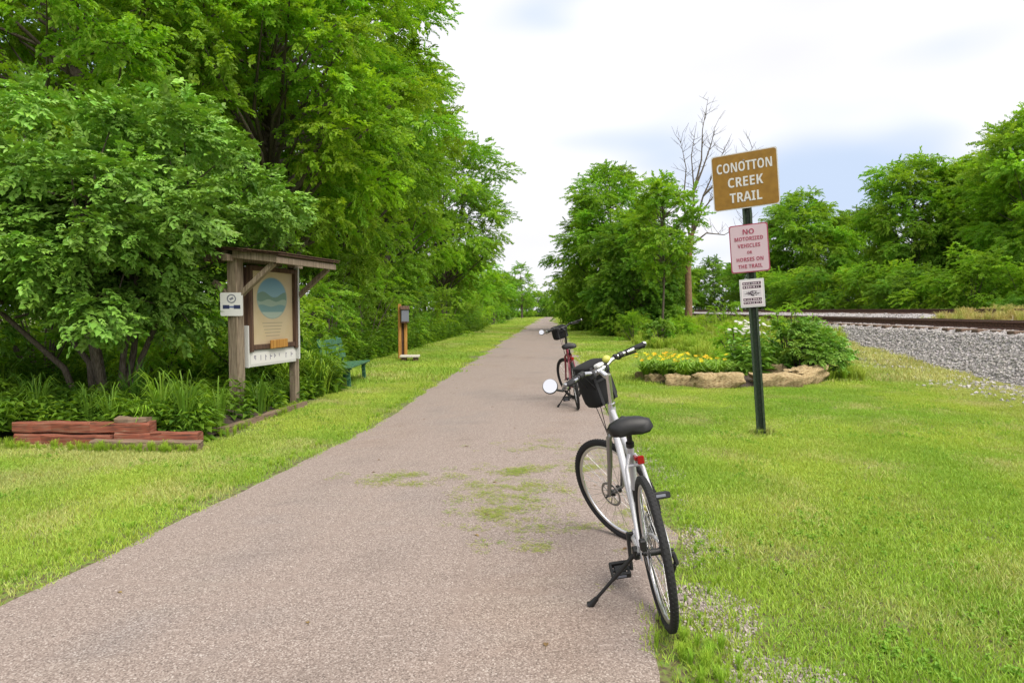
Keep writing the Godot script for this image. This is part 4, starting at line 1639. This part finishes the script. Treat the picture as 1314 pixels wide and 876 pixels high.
func trees() -> void:
	var yel := Color(.315, .535, .05)
	var mid := Color(.28, .49, .052)
	var deep := Color(.20, .38, .052)
	# ---- the big shrub tree over the planter: several stems, large leaves
	var r := RandomNumberGenerator.new()
	r.seed = 404
	var t := thing("multi_stem_shrub", "large many stemmed shrub with broad glossy leaves above the red timbers", "shrub", Vector3(-5.75, 0.1, -8.35))
	var wood := MB.new()
	var clumps := []
	var stems := [[-1.5, 2.6, .1], [-.9, 3.0, -.6], [-.3, 3.3, .3], [.25, 3.2, -.5], [.7, 3.0, .2], [1.1, 2.6, -.2], [-2.0, 2.4, .6], [.2, 2.9, .9]]
	for q in stems:
		var e := Vector3(q[0], q[1], q[2])
		var b := Vector3(q[0] * .16, 0, q[2] * .2)
		var bend := Vector3(r.randf_range(-.12, .12), 0, r.randf_range(-.12, .12))
		wood.tube([b, b.lerp(e, .25) + bend + Vector3(-q[0] * .06, 0, 0), b.lerp(e, .55) + bend * .5, e], [.048, .04, .03, .012], 8)
	for k in 230:
		var d := Vector3(r.randfn(), r.randfn(), r.randfn()).normalized() * pow(r.randf(), .4)
		var p := Vector3(-.2, 2.35, 0) + d * Vector3(2.6, 1.8, 1.75)
		if p.y < 1.15 and absf(p.x + .1) < 1.2:
			p.y += .7
		if p.x > 1.1 and p.y < 2.1 + (p.x - 1.1) * .45:
			continue
		var cr := r.randf_range(.3, .52)
		var g := r.randf_range(.82, 1.2)
		clumps.append([p, cr, .8, Color(.215 * g, .405 * g, .062 * g)])
		var s: Array = stems[r.randi() % stems.size()]
		var from := Vector3(s[0], s[1], s[2]) * r.randf_range(.5, .95)
		if from.distance_to(p) < 1.7:
			wood.tube([from, from.lerp(p, .5) + Vector3(0, .08, 0), p], [.018, .012, .005], 5, false)
	part(wood, "trunk", M.bark, t)
	foliage(clumps, 320.0, .225, SPRAY_ROUND, "crown", M.leaf_glossy, t, r, .6, Vector3(0, 2.4, 0))
	# ---- left side wood, from near to far
	var g1 := "tall trees along the far side of the kiosk lawn"
	tree("broadleaf_tree", "tall yellow green tree rising behind the large shrub", g1, Vector3(-9.5, 0, -13.0), 12.5, 4.5, 2.6, yel, 1, {clumps = 125, per = 70.0, clump_size = .78})
	tree("broadleaf_tree", "tall light green tree standing behind the kiosk roof", g1, Vector3(-7.2, 0, -16.5), 14.5, 4.3, 3.2, yel, 2, {clumps = 130, per = 70.0, clump_size = .8})
	tree("broadleaf_tree", "tall tree set back in the wood behind the shrub", g1, Vector3(-15.5, 0, -20.0), 13.0, 5.0, 3.0, mid, 3, {clumps = 70, per = 55.0})
	tree("broadleaf_tree", "tallest leafy tree beyond the green bench", g1, Vector3(-8.4, 0, -23.5), 17.0, 4.7, 3.2, mid, 4, {clumps = 105, per = 60.0})
	tree("broadleaf_tree", "tall dark tree set back behind the bench", g1, Vector3(-14.0, 0, -27.0), 18.0, 5.6, 3.0, deep, 5, {clumps = 90, per = 50.0})
	tree("broadleaf_tree", "light green tree above the wooden box post", g1, Vector3(-8.0, 0, -31.0), 13.5, 4.3, 2.2, yel, 6, {clumps = 95, per = 58.0})
	tree("broadleaf_tree", "spreading tree whose branches reach out over the trail", g1, Vector3(-6.6, 0, -41.0), 12.6, 4.6, 3.6, mid, 7, {clumps = 85, per = 55.0, widest = .62})
	tree("broadleaf_tree", "tree in the wood behind the spreading tree", g1, Vector3(-12.5, 0, -42.0), 14.5, 5.2, 2.0, deep, 8, {clumps = 80, per = 48.0})
	var far := [[-10.5, -55.0, 9.5, 4.6], [-9.0, -68.0, 8.0, 4.4], [-8.5, -82.0, 7.5, 4.2], [-8.0, -98.0, 7.2, 4.2]]
	for k in far.size():
		tree("broadleaf_tree", "rounded lower tree in the row farther down the trail", "low trees far along the trail", Vector3(far[k][0], 0, far[k][1]), far[k][2], far[k][3], .6, [mid, yel, mid, deep][k], 30 + k, {clumps = 60, per = 42.0, spray = .75})
	# ---- shrub row under the left wood
	for k in 16:
		var z := -12.5 - k * 2.7 - k * k * .10
		var x := -6.0 - r.randf_range(0, .9) + (.35 if k > 4 else 0.0)
		shrub("understory_shrub", "leafy green bush in the hedge along the left lawn edge", "bushes along the foot of the wood", Vector3(x, 0, z), Vector3(1.5, r.randf_range(2.0, 3.3), 1.6), [yel, mid, deep][k % 3], 200 + k, 70.0, .42, SPRAY, 18)
	for k in 7:
		var q := [[-8.2, -10.2, 2.4], [-9.6, -9.0, 2.2], [-7.0, -11.5, 2.3], [-10.8, -11.0, 3.0], [-8.4, -7.6, 1.1], [-5.6, -12.2, 2.2], [-12.5, -13.5, 3.2]][k] as Array
		shrub("woodland_shrub", "bright leafy bush growing behind the large shrub", "bushes behind the large shrub", Vector3(q[0], 0, q[1]), Vector3(1.5, q[2], 1.4), [yel, mid][k % 2], 230 + k, 75.0, .36, SPRAY, 18)
	# ---- end of the trail
	tree("broadleaf_tree", "small thin crowned tree at the far end of the trail", "", Vector3(-5.0, 0, -118.0), 9.8, 3.2, 2.6, mid, 50, {clumps = 46, per = 34.0, spray = .8})
	var ends := [[-12.0, -128.0, 7.0], [-6.5, -130.0, 5.2], [-2.5, -142.0, 5.6], [1.0, -150.0, 6.0], [4.5, -140.0, 6.2], [9.0, -128.0, 7.5], [15.0, -125.0, 9.0], [-19.0, -125.0, 9.0]]
	for k in ends.size():
		tree("distant_tree", "rounded green tree closing the view at the end of the trail", "trees at the end of the trail", Vector3(ends[k][0], 0, ends[k][1]), ends[k][2], 4.2, .3, [mid, yel, deep][k % 3], 60 + k, {clumps = 45, per = 34.0, spray = .9})
	# ---- right side of the trail
	tree("broadleaf_tree", "tall full tree right of the trail with dense green crown", "", Vector3(3.7, 0, -46.0), 11.6, 4.7, .4, mid, 80, {clumps = 170, per = 70.0, widest = .36, clump_size = .85})
	tree("broadleaf_tree", "medium tree leafing round the bare dead trunk", "", Vector3(5.2, 0, -31.0), 7.6, 1.9, 3.4, mid, 81, {clumps = 60, per = 75.0, widest = .5, trunk = .07})
	tree("broadleaf_tree", "dark low tree between the full tree and dead trunk", "", Vector3(5.1, 0, -37.5), 6.8, 3.1, .3, deep, 82, {clumps = 130, per = 75.0})
	tree("broadleaf_tree", "light green low tree beside the trail beyond the full tree", "", Vector3(3.0, 0, -58.0), 6.5, 2.8, .4, yel, 83, {clumps = 50, per = 50.0})
	for k in 5:
		var q := [[3.6, -70.0, 6.5], [4.4, -84.0, 6.8], [4.4, -100.0, 6.5], [8.5, -62.0, 7.5], [9.5, -85.0, 8.0]][k] as Array
		tree("broadleaf_tree", "rounded tree lining the right side of the trail far off", "far trees right of the trail", Vector3(q[0], 0, q[1]), q[2], 3.0, .4, [yel, mid, deep][k % 3], 84 + k, {clumps = 45, per = 40.0, spray = .8})
	# bare snag
	t = thing("dead_tree", "bare dead tree trunk with thin leafless branches above the shrubs", "tree", Vector3(6.55, land(6.55, -32.0) - .1, -32.0))
	wood = MB.new()
	wood.tube([Vector3(0, 0, 0), Vector3(.05, 1.6, 0), Vector3(-.03, 3.3, .05), Vector3(.15, 5.0, 0)], [.22, .17, .15, .11], 9)
	part(wood, "trunk", M.snag_bark, t)
	wood = MB.new()
	var limbs := [[Vector3(.15, 5.0, 0), Vector3(.2, 7.0, .1), Vector3(.05, 8.6, .1), Vector3(.3, 10.2, 0)], [Vector3(.15, 5.0, 0), Vector3(.7, 6.8, -.2), Vector3(1.3, 8.2, -.1), Vector3(1.9, 9.6, .1)], [Vector3(.05, 4.4, 0), Vector3(.8, 5.0, .1), Vector3(1.6, 4.9, .2), Vector3(2.7, 5.5, .2)], [Vector3(.1, 4.7, 0), Vector3(.55, 6.0, .2), Vector3(1.3, 7.0, .3), Vector3(1.6, 7.6, .3)], [Vector3(.2, 7.0, .1), Vector3(.6, 8.0, 0), Vector3(1.0, 9.2, 0), Vector3(1.15, 10.0, 0)]]
	limbs.append([Vector3(.1, 4.6, 0), Vector3(-.3, 6.4, .1), Vector3(-.2, 8.0, .2), Vector3(-.5, 9.4, .2)])
	limbs.append([Vector3(.7, 6.8, -.2), Vector3(1.5, 7.6, 0), Vector3(2.4, 8.2, .1), Vector3(3.0, 9.2, .2)])
	limbs.append([Vector3(.2, 7.0, .1), Vector3(.5, 8.4, .2), Vector3(.55, 9.8, .1), Vector3(.8, 11.3, .1)])
	for l in limbs:
		wood.tube(l, [.06, .038, .022, .006], 6, false)
		for k in 14:
			var u := r.randf_range(.3, .98) * 3.0
			var a: Vector3 = (l[int(u)] as Vector3).lerp(l[mini(int(u) + 1, 3)], u - int(u))
			var d := Vector3(r.randf_range(-.7, .9), r.randf_range(.1, 1.0), r.randf_range(-.4, .4)) * r.randf_range(.4, 1.2)
			wood.tube([a, a + d * .5 + Vector3(r.randf_range(-.1, .1), 0, 0), a + d], [.013, .008, .004], 4, false)
			wood.tube([a + d * .5, a + d * .7 + Vector3(r.randf_range(-.3, .3), .25, 0)], [.009, .004], 3, false)
	part(wood, "limb", M.bark, t)
	# ---- far bank beyond the tracks
	var bank := [["tall round tree beyond the tracks behind the white notice sign", 23.5, -62.0, 11.0, 4.6, mid], ["narrow tree beyond the tracks beside the round tree", 29.0, -64.0, 9.8, 3.4, deep], ["big light green tree beyond the railway in the gap of the bank", 27.0, -51.0, 11.6, 4.4, mid], ["tall bright tree beyond the railway beside the tallest bank tree", 30.5, -49.0, 11.6, 4.5, yel], ["tallest dense tree on the bank beyond the railway", 29.5, -41.5, 12.9, 4.9, mid], ["large tree at the near end of the railway bank", 30.5, -33.0, 11.4, 5.0, mid]]
	for k in bank.size():
		var q: Array = bank[k]
		tree("bank_tree", q[0], "trees on the bank beyond the tracks", Vector3(q[1], 0, q[2]), q[3], q[4], .8, q[5], 110 + k, {clumps = 115, per = 55.0, spray = .75})
	for k in 5:
		var q := [[14.0, -78.0, 6.0], [19.0, -80.0, 6.5], [36.0, -60.0, 9.0], [36.0, -45.0, 12.0], [20.5, -66.0, 6.0]][k] as Array
		tree("bank_tree", "low round tree in the background of the railway bank", "background trees of the railway bank", Vector3(q[0], 0, q[1]), q[2], 4.0, .6, [mid, deep, yel][k % 3], 130 + k, {clumps = 55, per = 40.0, spray = .8})
	for k in 15:
		var x := lerpf(17.5, 24.5, k / 14.0) + r.randf_range(-.6, .6)
		var z := lerpf(-58.0, -27.0, k / 14.0)
		shrub("bank_shrub", "bright green bush at the foot of the railway bank", "bushes beyond the railway", Vector3(x + 1.6, 0, z), Vector3(2.1, r.randf_range(2.4, 4.0), 2.1), [yel, mid, yel, deep][k % 4], 260 + k, 70.0, .55, SPRAY, 22)
	# ---- garden shrubs on the right
	shrub("round_shrub", "rounded dark green shrub beside the stone flower bed", "", Vector3(5.35, 0, -14.35), Vector3(.78, 1.32, .75), Color(.19, .37, .05), 300, 560.0, .19, SPRAY_ROUND, 44, M.leaf_glossy)
	shrub("bright_shrub", "light green feathery bush growing through the rounded dark shrub", "", Vector3(5.2, 0, -14.75), Vector3(.5, 1.66, .5), yel, 301, 300.0, .24, SPRAY_FINE, 20)
	shrub("garden_shrub", "bright green bush behind the white flowers", "", Vector3(4.75, 0, -17.2), Vector3(.62, 1.18, .6), yel, 302, 380.0, .24, SPRAY_FINE, 20)
	shrub("garden_shrub", "small dark rounded shrub at the lawn edge before the dead trunk", "", Vector3(4.15, 0, -25.5), Vector3(.52, 1.2, .5), deep, 303, 380.0, .25, SPRAY_ROUND, 18)
	shrub("garden_shrub", "light green mound of leaves under the full tree", "light green mounds near the dead trunk", Vector3(3.9, 0, -31.0), Vector3(1.0, 1.4, 1.0), yel, 304, 220.0, .3, SPRAY_FINE, 18)
	shrub("garden_shrub", "light green mound of leaves under the full tree", "light green mounds near the dead trunk", Vector3(5.8, 0, -30.0), Vector3(1.1, 1.2, 1.0), yel, 305, 220.0, .3, SPRAY_FINE, 18)
	shrub("garden_shrub", "grey green bush at the end of the track by the dead trunk", "", Vector3(8.2, 0, -31.5), Vector3(1.2, 1.3, 1.0), mid, 306, 100.0, .3, SPRAY, 16)
	for k in 6:
		shrub("verge_shrub", "green bush at the edge of the mown right verge", "bushes along the right verge", Vector3(3.6 + (k % 2) * .8, 0, -37.0 - k * 6.0), Vector3(1.3, 1.7, 1.5), [mid, yel, deep][k % 3], 320 + k, 70.0, .42, SPRAY, 14)
	# ---- bed plants by the kiosk
	var lp := [[-4.55, -7.15, 1.0], [-4.1, -7.35, .9], [-4.62, -7.75, .8], [-4.9, -7.3, .9], [-4.35, -7.7, 1.0]]
	for k in lp.size():
		one_plant("strap_leaf_plant", "arching strap leaved plant beside the near kiosk post", "plant", blade_clump(330 + k, 80, .40, .46, .022), Vector3(lp[k][0], .05, lp[k][1]), [Color(.23, .41, .035), Color(.16, .33, .035)][k % 2], lp[k][2], k * .8, "strap leaved plants by the kiosk")
	var bp := [[-3.95, -11.25, 1.25], [-4.15, -11.7, 1.3], [-4.5, -11.2, 1.2], [-4.5, -12.0, 1.3], [-4.0, -12.0, 1.0]]
	for k in bp.size():
		one_plant("tall_bed_plant", "tall bright green plant between the kiosk and green bench", "plant", blade_clump(340 + k, 90, .68, .42, .03), Vector3(bp[k][0], 0, bp[k][1]), Color(.26, .41, .035), bp[k][2]*.8, k * .8, "tall plants before the bench")

func scatter(called: String, label: String, mesh: Mesh, m: Material, spots: Array) -> void:
	# spots: [position, scale, colour]
	var buf := PackedFloat32Array()
	for q in spots:
		put(buf, Basis(Vector3.UP, rng.randf() * TAU).scaled(Vector3(q[1], q[1] * rng.randf_range(.75, 1.25), q[1])), q[0], q[2])
	if buf.size() > 0:
		var o := copies_of(mesh, buf, numbered(called), m, self, "stuff")
		tag(o, label, "plants")

func turf_mesh(seed_: int, count: int, side: float, hgt: float, width: float) -> ArrayMesh:
	var r := RandomNumberGenerator.new()
	r.seed = seed_
	var mb := MB.new()
	for k in count:
		var p := Vector3(r.randf_range(-.5, .5) * side, -.01, r.randf_range(-.5, .5) * side)
		var a := r.randf() * TAU
		var s := Vector3(cos(a), 0, sin(a)) * width * .5 * r.randf_range(.7, 1.3)
		var h := hgt * r.randf_range(.45, 1.15)
		var a2 := r.randf() * TAU
		var bend := Vector3(cos(a2), 0, sin(a2)) * h * r.randf_range(.1, .9)
		var g := r.randf_range(.75, 1.25)
		mb.col = Color(g * r.randf_range(.85, 1.25), g, g * .9)
		if r.randf() < .05:
			mb.col = Color(1.9, 1.25, 2.2)
		var m := p + Vector3(0, h * .6, 0) + bend * .35
		var t := p + Vector3(0, h, 0) + bend
		mb.quad(p - s, p + s, m + s * .8, m - s * .8, Vector3.UP + bend)
		mb.tri(m - s * .8, m + s * .8, t, Vector3.UP + bend)
	return mb.mesh()

func lawns() -> void:
	var r := RandomNumberGenerator.new()
	r.seed = 99
	var near_ := []
	for k in 4:
		near_.append(turf_mesh(400 + k, 480, .42, .043, .0048))
	var wide := []
	for k in 2:
		wide.append(turf_mesh(420 + k, 420, 1.0, .085, .013))
	var bufs: Array[PackedFloat32Array] = []
	for k in 6:
		bufs.append(PackedFloat32Array())
	var bands := [[1.8, 7.5, .165, 0], [7.5, 13.5, .21, 0], [13.5, 34.0, .42, 1], [34.0, 75.0, .75, 1], [75.0, 150.0, 1.5, 1]]
	for b in bands:
		var z: float = -b[0]
		var st: float = b[2]
		while z > -b[1]:
			var x := -7.5
			while x < 9.4:
				var p := Vector2(x + r.randf_range(-.5, .5) * st, z + r.randf_range(-.5, .5) * st)
				x += st
				if not in_view(p.x, p.y):
					continue
				var ragged := .05 * noise_soft.get_noise_2d(p.x * 160.0, p.y * 160.0)
				var half := .0 if b[3] == 0 else .2
				if p.x > path_left(p.y) - half + ragged and p.x < path_right(p.y) + half - ragged:
					continue
				if p.x < -3.62 and p.y > -7.6 and p.y < -6.66:
					continue
				if p.x < -3.75 and p.y > -12.8 and p.y <= -7.6:
					continue
				if p.x < -5.2 and p.y <= -12.8:
					continue
				if Vector2((p.x - 3.55) / 1.45, (p.y + 13.5) / .95).length() < 1.0:
					continue
				if p.x > 8.0 and ballast_height(p.x, p.y) > land(p.x, p.y) - .03:
					continue
				# bare gravelly spots by the trail edge
				var edge := p.x - path_right(p.y)
				if p.y > -7.0 and p.x > 0.0 and bare_ground(p.x, p.y) > .28:
					continue
				if r.randf() < .06:
					continue
				var a := noise_soft.get_noise_2d(p.x * 30.0, p.y * 30.0)
				var c := noise_soft.get_noise_2d(p.x * 90.0 + 300.0, p.y * 90.0)
				var fresh := Color(.285, .465, .06)
				var lime := Color(.43, .55, .09)
				var straw := Color(.56, .54, .25)
				var col := fresh.lerp(lime, clampf(.5 + 1.3 * a, 0, 1))
				var dry := clampf((c - .16) * 2.2, 0, .75)
				if p.x < -2.6 and p.y > -8.0:
					dry = clampf(dry + clampf((noise_soft.get_noise_2d(p.x * 40.0 + 70.0, p.y * 40.0) + .05) * 2.0, 0, .6), 0, .75)
				if p.x > 6.5:
					dry = clampf(dry + (p.x - 6.3) * .5, 0, .9)
				col = col.lerp(straw, dry)
				col *= r.randf_range(.88, 1.14)
				var s := r.randf_range(.85, 1.2)
				var tall := r.randf_range(.6, 1.3)
				if edge > 0 and edge < .5 or p.x > path_left(p.y) - .5 and p.x < -2:
					tall *= 1.1
				var kk := (r.randi() % 4) if b[3] == 0 else 4 + r.randi() % 2
				var sc := Vector3(s, tall, s)
				if b[0] >= 34.0:
					sc = Vector3(s * 1.3, tall * 1.2, s * 1.3)
				if b[0] >= 75.0:
					sc = Vector3(s * 2.2, tall * 1.6, s * 2.2)
				put(bufs[kk], Basis(Vector3.UP, r.randf() * TAU) * Basis.from_scale(sc), Vector3(p.x, land(p.x, p.y), p.y), col)
			z -= st
	for k in 6:
		var o := copies_of(near_[k] if k < 4 else wide[k - 4], bufs[k], numbered("lawn_grass"), M.grass, self, "stuff")
		tag(o, "short mown green grass on both sides of the trail", "grass")
	# gravel spilled along the right edge of the trail
	var buf := PackedFloat32Array()
	for k in 30000:
		var z := -r.randf_range(1.9, 7.0)
		var x := path_right(z) + r.randf_range(-.12, .75)
		if bare_ground(x, z) < .02 + r.randf() * .25:
			continue
		var s := r.randf_range(.005, .014)
		var g := r.randf_range(.24, .58)
		put(buf, Basis(Vector3(r.randfn(), r.randfn(), r.randfn()).normalized(), r.randf() * TAU).scaled(Vector3.ONE * s), Vector3(x, land(x, z) + s * .2, z), Color(g, g * .86, g * .79))
	tag(copies_of(rock_mesh(95), buf, numbered("gravel"), M.rock, self, "stuff"), "loose pinkish gravel along the edge of the trail", "gravel")
	# cut grass lying on the trail
	var clip := MB.new()
	for k in 26:
		var a := r.randf() * TAU
		var p := Vector3(r.randf_range(-.09, .09), r.randf_range(.002, .012), r.randf_range(-.09, .09))
		var d := Vector3(cos(a), r.randf_range(-.05, .12), sin(a)) * r.randf_range(.03, .07)
		var s := d.cross(Vector3.UP).normalized() * .0022
		var g := r.randf_range(.7, 1.3)
		clip.col = Color(g * r.randf_range(.9, 1.3), g, g)
		clip.quad(p - s, p + s, p + d + s * .4, p + d - s * .4, Vector3.UP)
	buf = PackedFloat32Array()
	var mesh := clip.mesh()
	var heaps := [[-1.23, -5.45, .34, .16, 34], [-.35, -5.75, .26, .13, 22], [-.22, -5.3, .3, .16, 24], [-.32, -4.75, .28, .45, 60], [.05, -5.95, .3, .14, 24], [-.2, -3.95, .2, .06, 14], [.25, -4.3, .3, .1, 12], [.45, -6.4, .25, .5, 20], [.6, -4.6, .2, .6, 22], [-.1, -6.8, .5, .3, 16]]
	for q in heaps:
		for k in q[4] * 5:
			var x: float = q[0] + r.randfn() * q[2] * .75
			var z: float = q[1] + r.randfn() * q[3] * .7
			if x > path_right(z) - .02 or noise_soft.get_noise_2d(x * 260.0 + 31.0, z * 700.0) < .03:
				continue
			var u := (x - path_left(z)) / (path_right(z) - path_left(z))
			var y := .012 + .02 * (1.0 - pow(2.0 * u - 1.0, 2.0))
			var c := Color(.27, .42, .04).lerp(Color(.44, .46, .12), r.randf())
			put(buf, Basis(Vector3.UP, r.randf() * TAU).scaled(Vector3.ONE * r.randf_range(.35, .75)), Vector3(x, y, z), c)
	tag(copies_of(mesh, buf, numbered("grass_clippings"), M.grass, self, "stuff"), "thin drifts of cut grass lying on the trail", "grass")
	# dry leaves and bits of twig on the trail
	var lf := MB.new()
	leaf_round(lf, Vector3(0, .004, 0), Vector3(1, .1, 0).normalized(), Vector3.UP, .06, .035)
	lf.tube([Vector3(-.03, .004, 0), Vector3(.01, .004, 0)], [.0015], 3, false)
	buf = PackedFloat32Array()
	for k in 46:
		var z := -r.randf_range(2.2, 14.0)
		var x := lerpf(path_left(z), path_right(z), r.randf())
		var u := (x - path_left(z)) / (path_right(z) - path_left(z))
		put(buf, Basis(Vector3.UP, r.randf() * TAU).scaled(Vector3.ONE * r.randf_range(.25, .7)), Vector3(x, .012 + .02 * (1.0 - pow(2.0 * u - 1.0, 2.0)), z), Color(.13, .07, .035).lerp(Color(.28, .2, .08), r.randf()))
	tag(copies_of(lf.mesh(), buf, numbered("leaf_litter"), M.petal, self, "stuff"), "small dry brown leaves scattered on the trail", "leaves")
	# clover and broad weeds in the lawn
	var clover := weed_mesh(540, .04, 3, .03, .026)
	var cs := []
	for k in 4200:
		var z := -(2.2 + 16.0 * pow(r.randf(), 1.4))
		var x := r.randf_range(.9, 7.0) if r.randf() < .7 else r.randf_range(-5.6, -2.5)
		if not in_view(x, z) or (x < -3.6 and z < -6.5) or (x > 0 and x < path_right(z) + .08) or (x < 0 and x > path_left(z) - .05):
			continue
		if noise_soft.get_noise_2d(x * 75.0 + 400.0, z * 75.0) < .06 + r.randf() * .1 or Vector2((x - 3.55) / 1.5, (z + 13.5) / 1.0).length() < 1.0:
			continue
		cs.append([Vector3(x, land(x, z), z), r.randf_range(.5, 1.1), Color(.22, .44, .05).lerp(Color(.30, .50, .07), r.randf())])
	scatter("clover", "patches of low clover and broad weeds in the lawn", clover, M.leaf, cs)
	# weeds filling the beds and the wood floor on the left
	var weeds := [weed_mesh(500, .55, 7, .17, .075), weed_mesh(501, .8, 9, .2, .08), blade_clump(502, 40, .55, .35, .016), weed_mesh(503, .32, 5, .13, .08)]
	var spots := [[], [], [], []]
	for k in 5200:
		var d := 6.6 + 44.0 * pow(r.randf(), 1.8)
		var edge := -3.95 if d < 12.8 else -5.15
		var x := edge - 8.0 * pow(r.randf(), 1.7)
		if d < 7.0 and x > -5.9:
			continue
		if not in_view(x, -d) or (x > -4.75 and d > 11.9 and d < 14.6):
			continue
		if d > 7.2 and d < 11.2 and x > -4.24 + .18 * (d - 8.72) - .12 and r.randf() < .8:
			continue
		var kk := r.randi() % 4
		var low := d < 11.5 and x > -7.2
		if low and (kk < 2 or r.randf() < .75):
			kk = 3
		var c := Color(.09, .21, .03).lerp(Color(.25, .42, .04), pow(r.randf(), 1.3))
		spots[kk].append([Vector3(x, land(x, -d) + (.12 if d < 9.4 and x > -6.5 and x < -4.0 else 0.0), -d), r.randf_range(.7, 1.35) * (.9 if low else 1.0), c])
	for k in 4:
		scatter("undergrowth", "leafy green undergrowth of mixed weeds beneath the left trees", weeds[k], M.leaf, spots[k])
	# tall unmown grass on the right, before and on the berm
	var tallg := blade_clump(510, 46, .5, .26, .012)
	var sp := []
	for k in 2600:
		var d := 13.6 + 40.0 * pow(r.randf(), 1.5)
		var x := r.randf_range(3.2, 9.0)
		var edge := 4.9 if d < 16.5 else (4.1 if d < 24.0 else 3.2)
		if d < 19.0 and x > 6.4 or x < edge + r.randf() * .8:
			continue
		if x > 8.2 and ballast_height(x, -d) > land(x, -d) + .05:
			continue
		var c := Color(.25, .42, .03).lerp(Color(.38, .47, .06), r.randf())
		sp.append([Vector3(x, land(x, -d), -d), r.randf_range(.45, 1.0) * (1.0 if d > 16 else .7), c])
	scatter("tall_grass", "tall unmown green grass on the slope below the tracks", tallg, M.grass, sp)
	sp = []
	for k in 900:
		var d := r.randf_range(13.0, 30.0)
		var x := r.randf_range(12.8, 14.2) if r.randf() < .6 else r.randf_range(18.2, 21.0)
		if x < 15 and d > 24 or not in_view(x, -d):
			continue
		var c := Color(.52, .40, .17).lerp(Color(.36, .41, .10), r.randf())
		sp.append([Vector3(x, maxf(land(x, -d), ballast_height(x, -d)), -d), r.randf_range(.4, .85), c])
	scatter("dry_grass", "straw coloured dry grass growing beyond the near railway track", tallg, M.grass, sp)
	# the uncut tuft round the sign post and along the red timbers
	sp = []
	for k in 26:
		var a := r.randf() * TAU
		sp.append([Vector3(2.47 + cos(a) * r.randf() * .18, 0, -7.81 + sin(a) * r.randf() * .18), r.randf_range(.08, .22), Color(.30, .42, .06).lerp(Color(.40, .36, .15), r.randf() * .7)])
	for k in 170:
		sp.append([Vector3(r.randf_range(-6.2, -3.6), 0, -6.56 + r.randf_range(-.02, .14)), r.randf_range(.06, .24), Color(.24, .40, .03).lerp(Color(.34, .47, .04), r.randf())])
	for k in 90:
		var z := r.randf_range(-9.9, -7.3)
		sp.append([Vector3(-3.74 + r.randf_range(-.1, .08), 0, z), r.randf_range(.08, .22), Color(.24, .40, .03).lerp(Color(.34, .47, .04), r.randf())])
	for k in 46:
		sp.append([Vector3(.63 + r.randfn() * .07, 0, -2.72 + r.randfn() * .13), r.randf_range(.07, .17), Color(.25, .46, .04).lerp(Color(.36, .52, .05), r.randf())])
	for k in 420:
		var z := -(1.9 + 12.0 * pow(r.randf(), 1.4))
		var x := path_left(z) - r.randf_range(-.04, .10) if r.randf() < .6 else path_right(z) + r.randf_range(-.05, .10)
		sp.append([Vector3(x, 0, z), r.randf_range(.05, .13), Color(.24, .44, .035).lerp(Color(.38, .52, .05), r.randf())])
	scatter("grass_tufts", "uncut grass tufts along the trail edges, timbers and sign post", tallg, M.grass, sp)
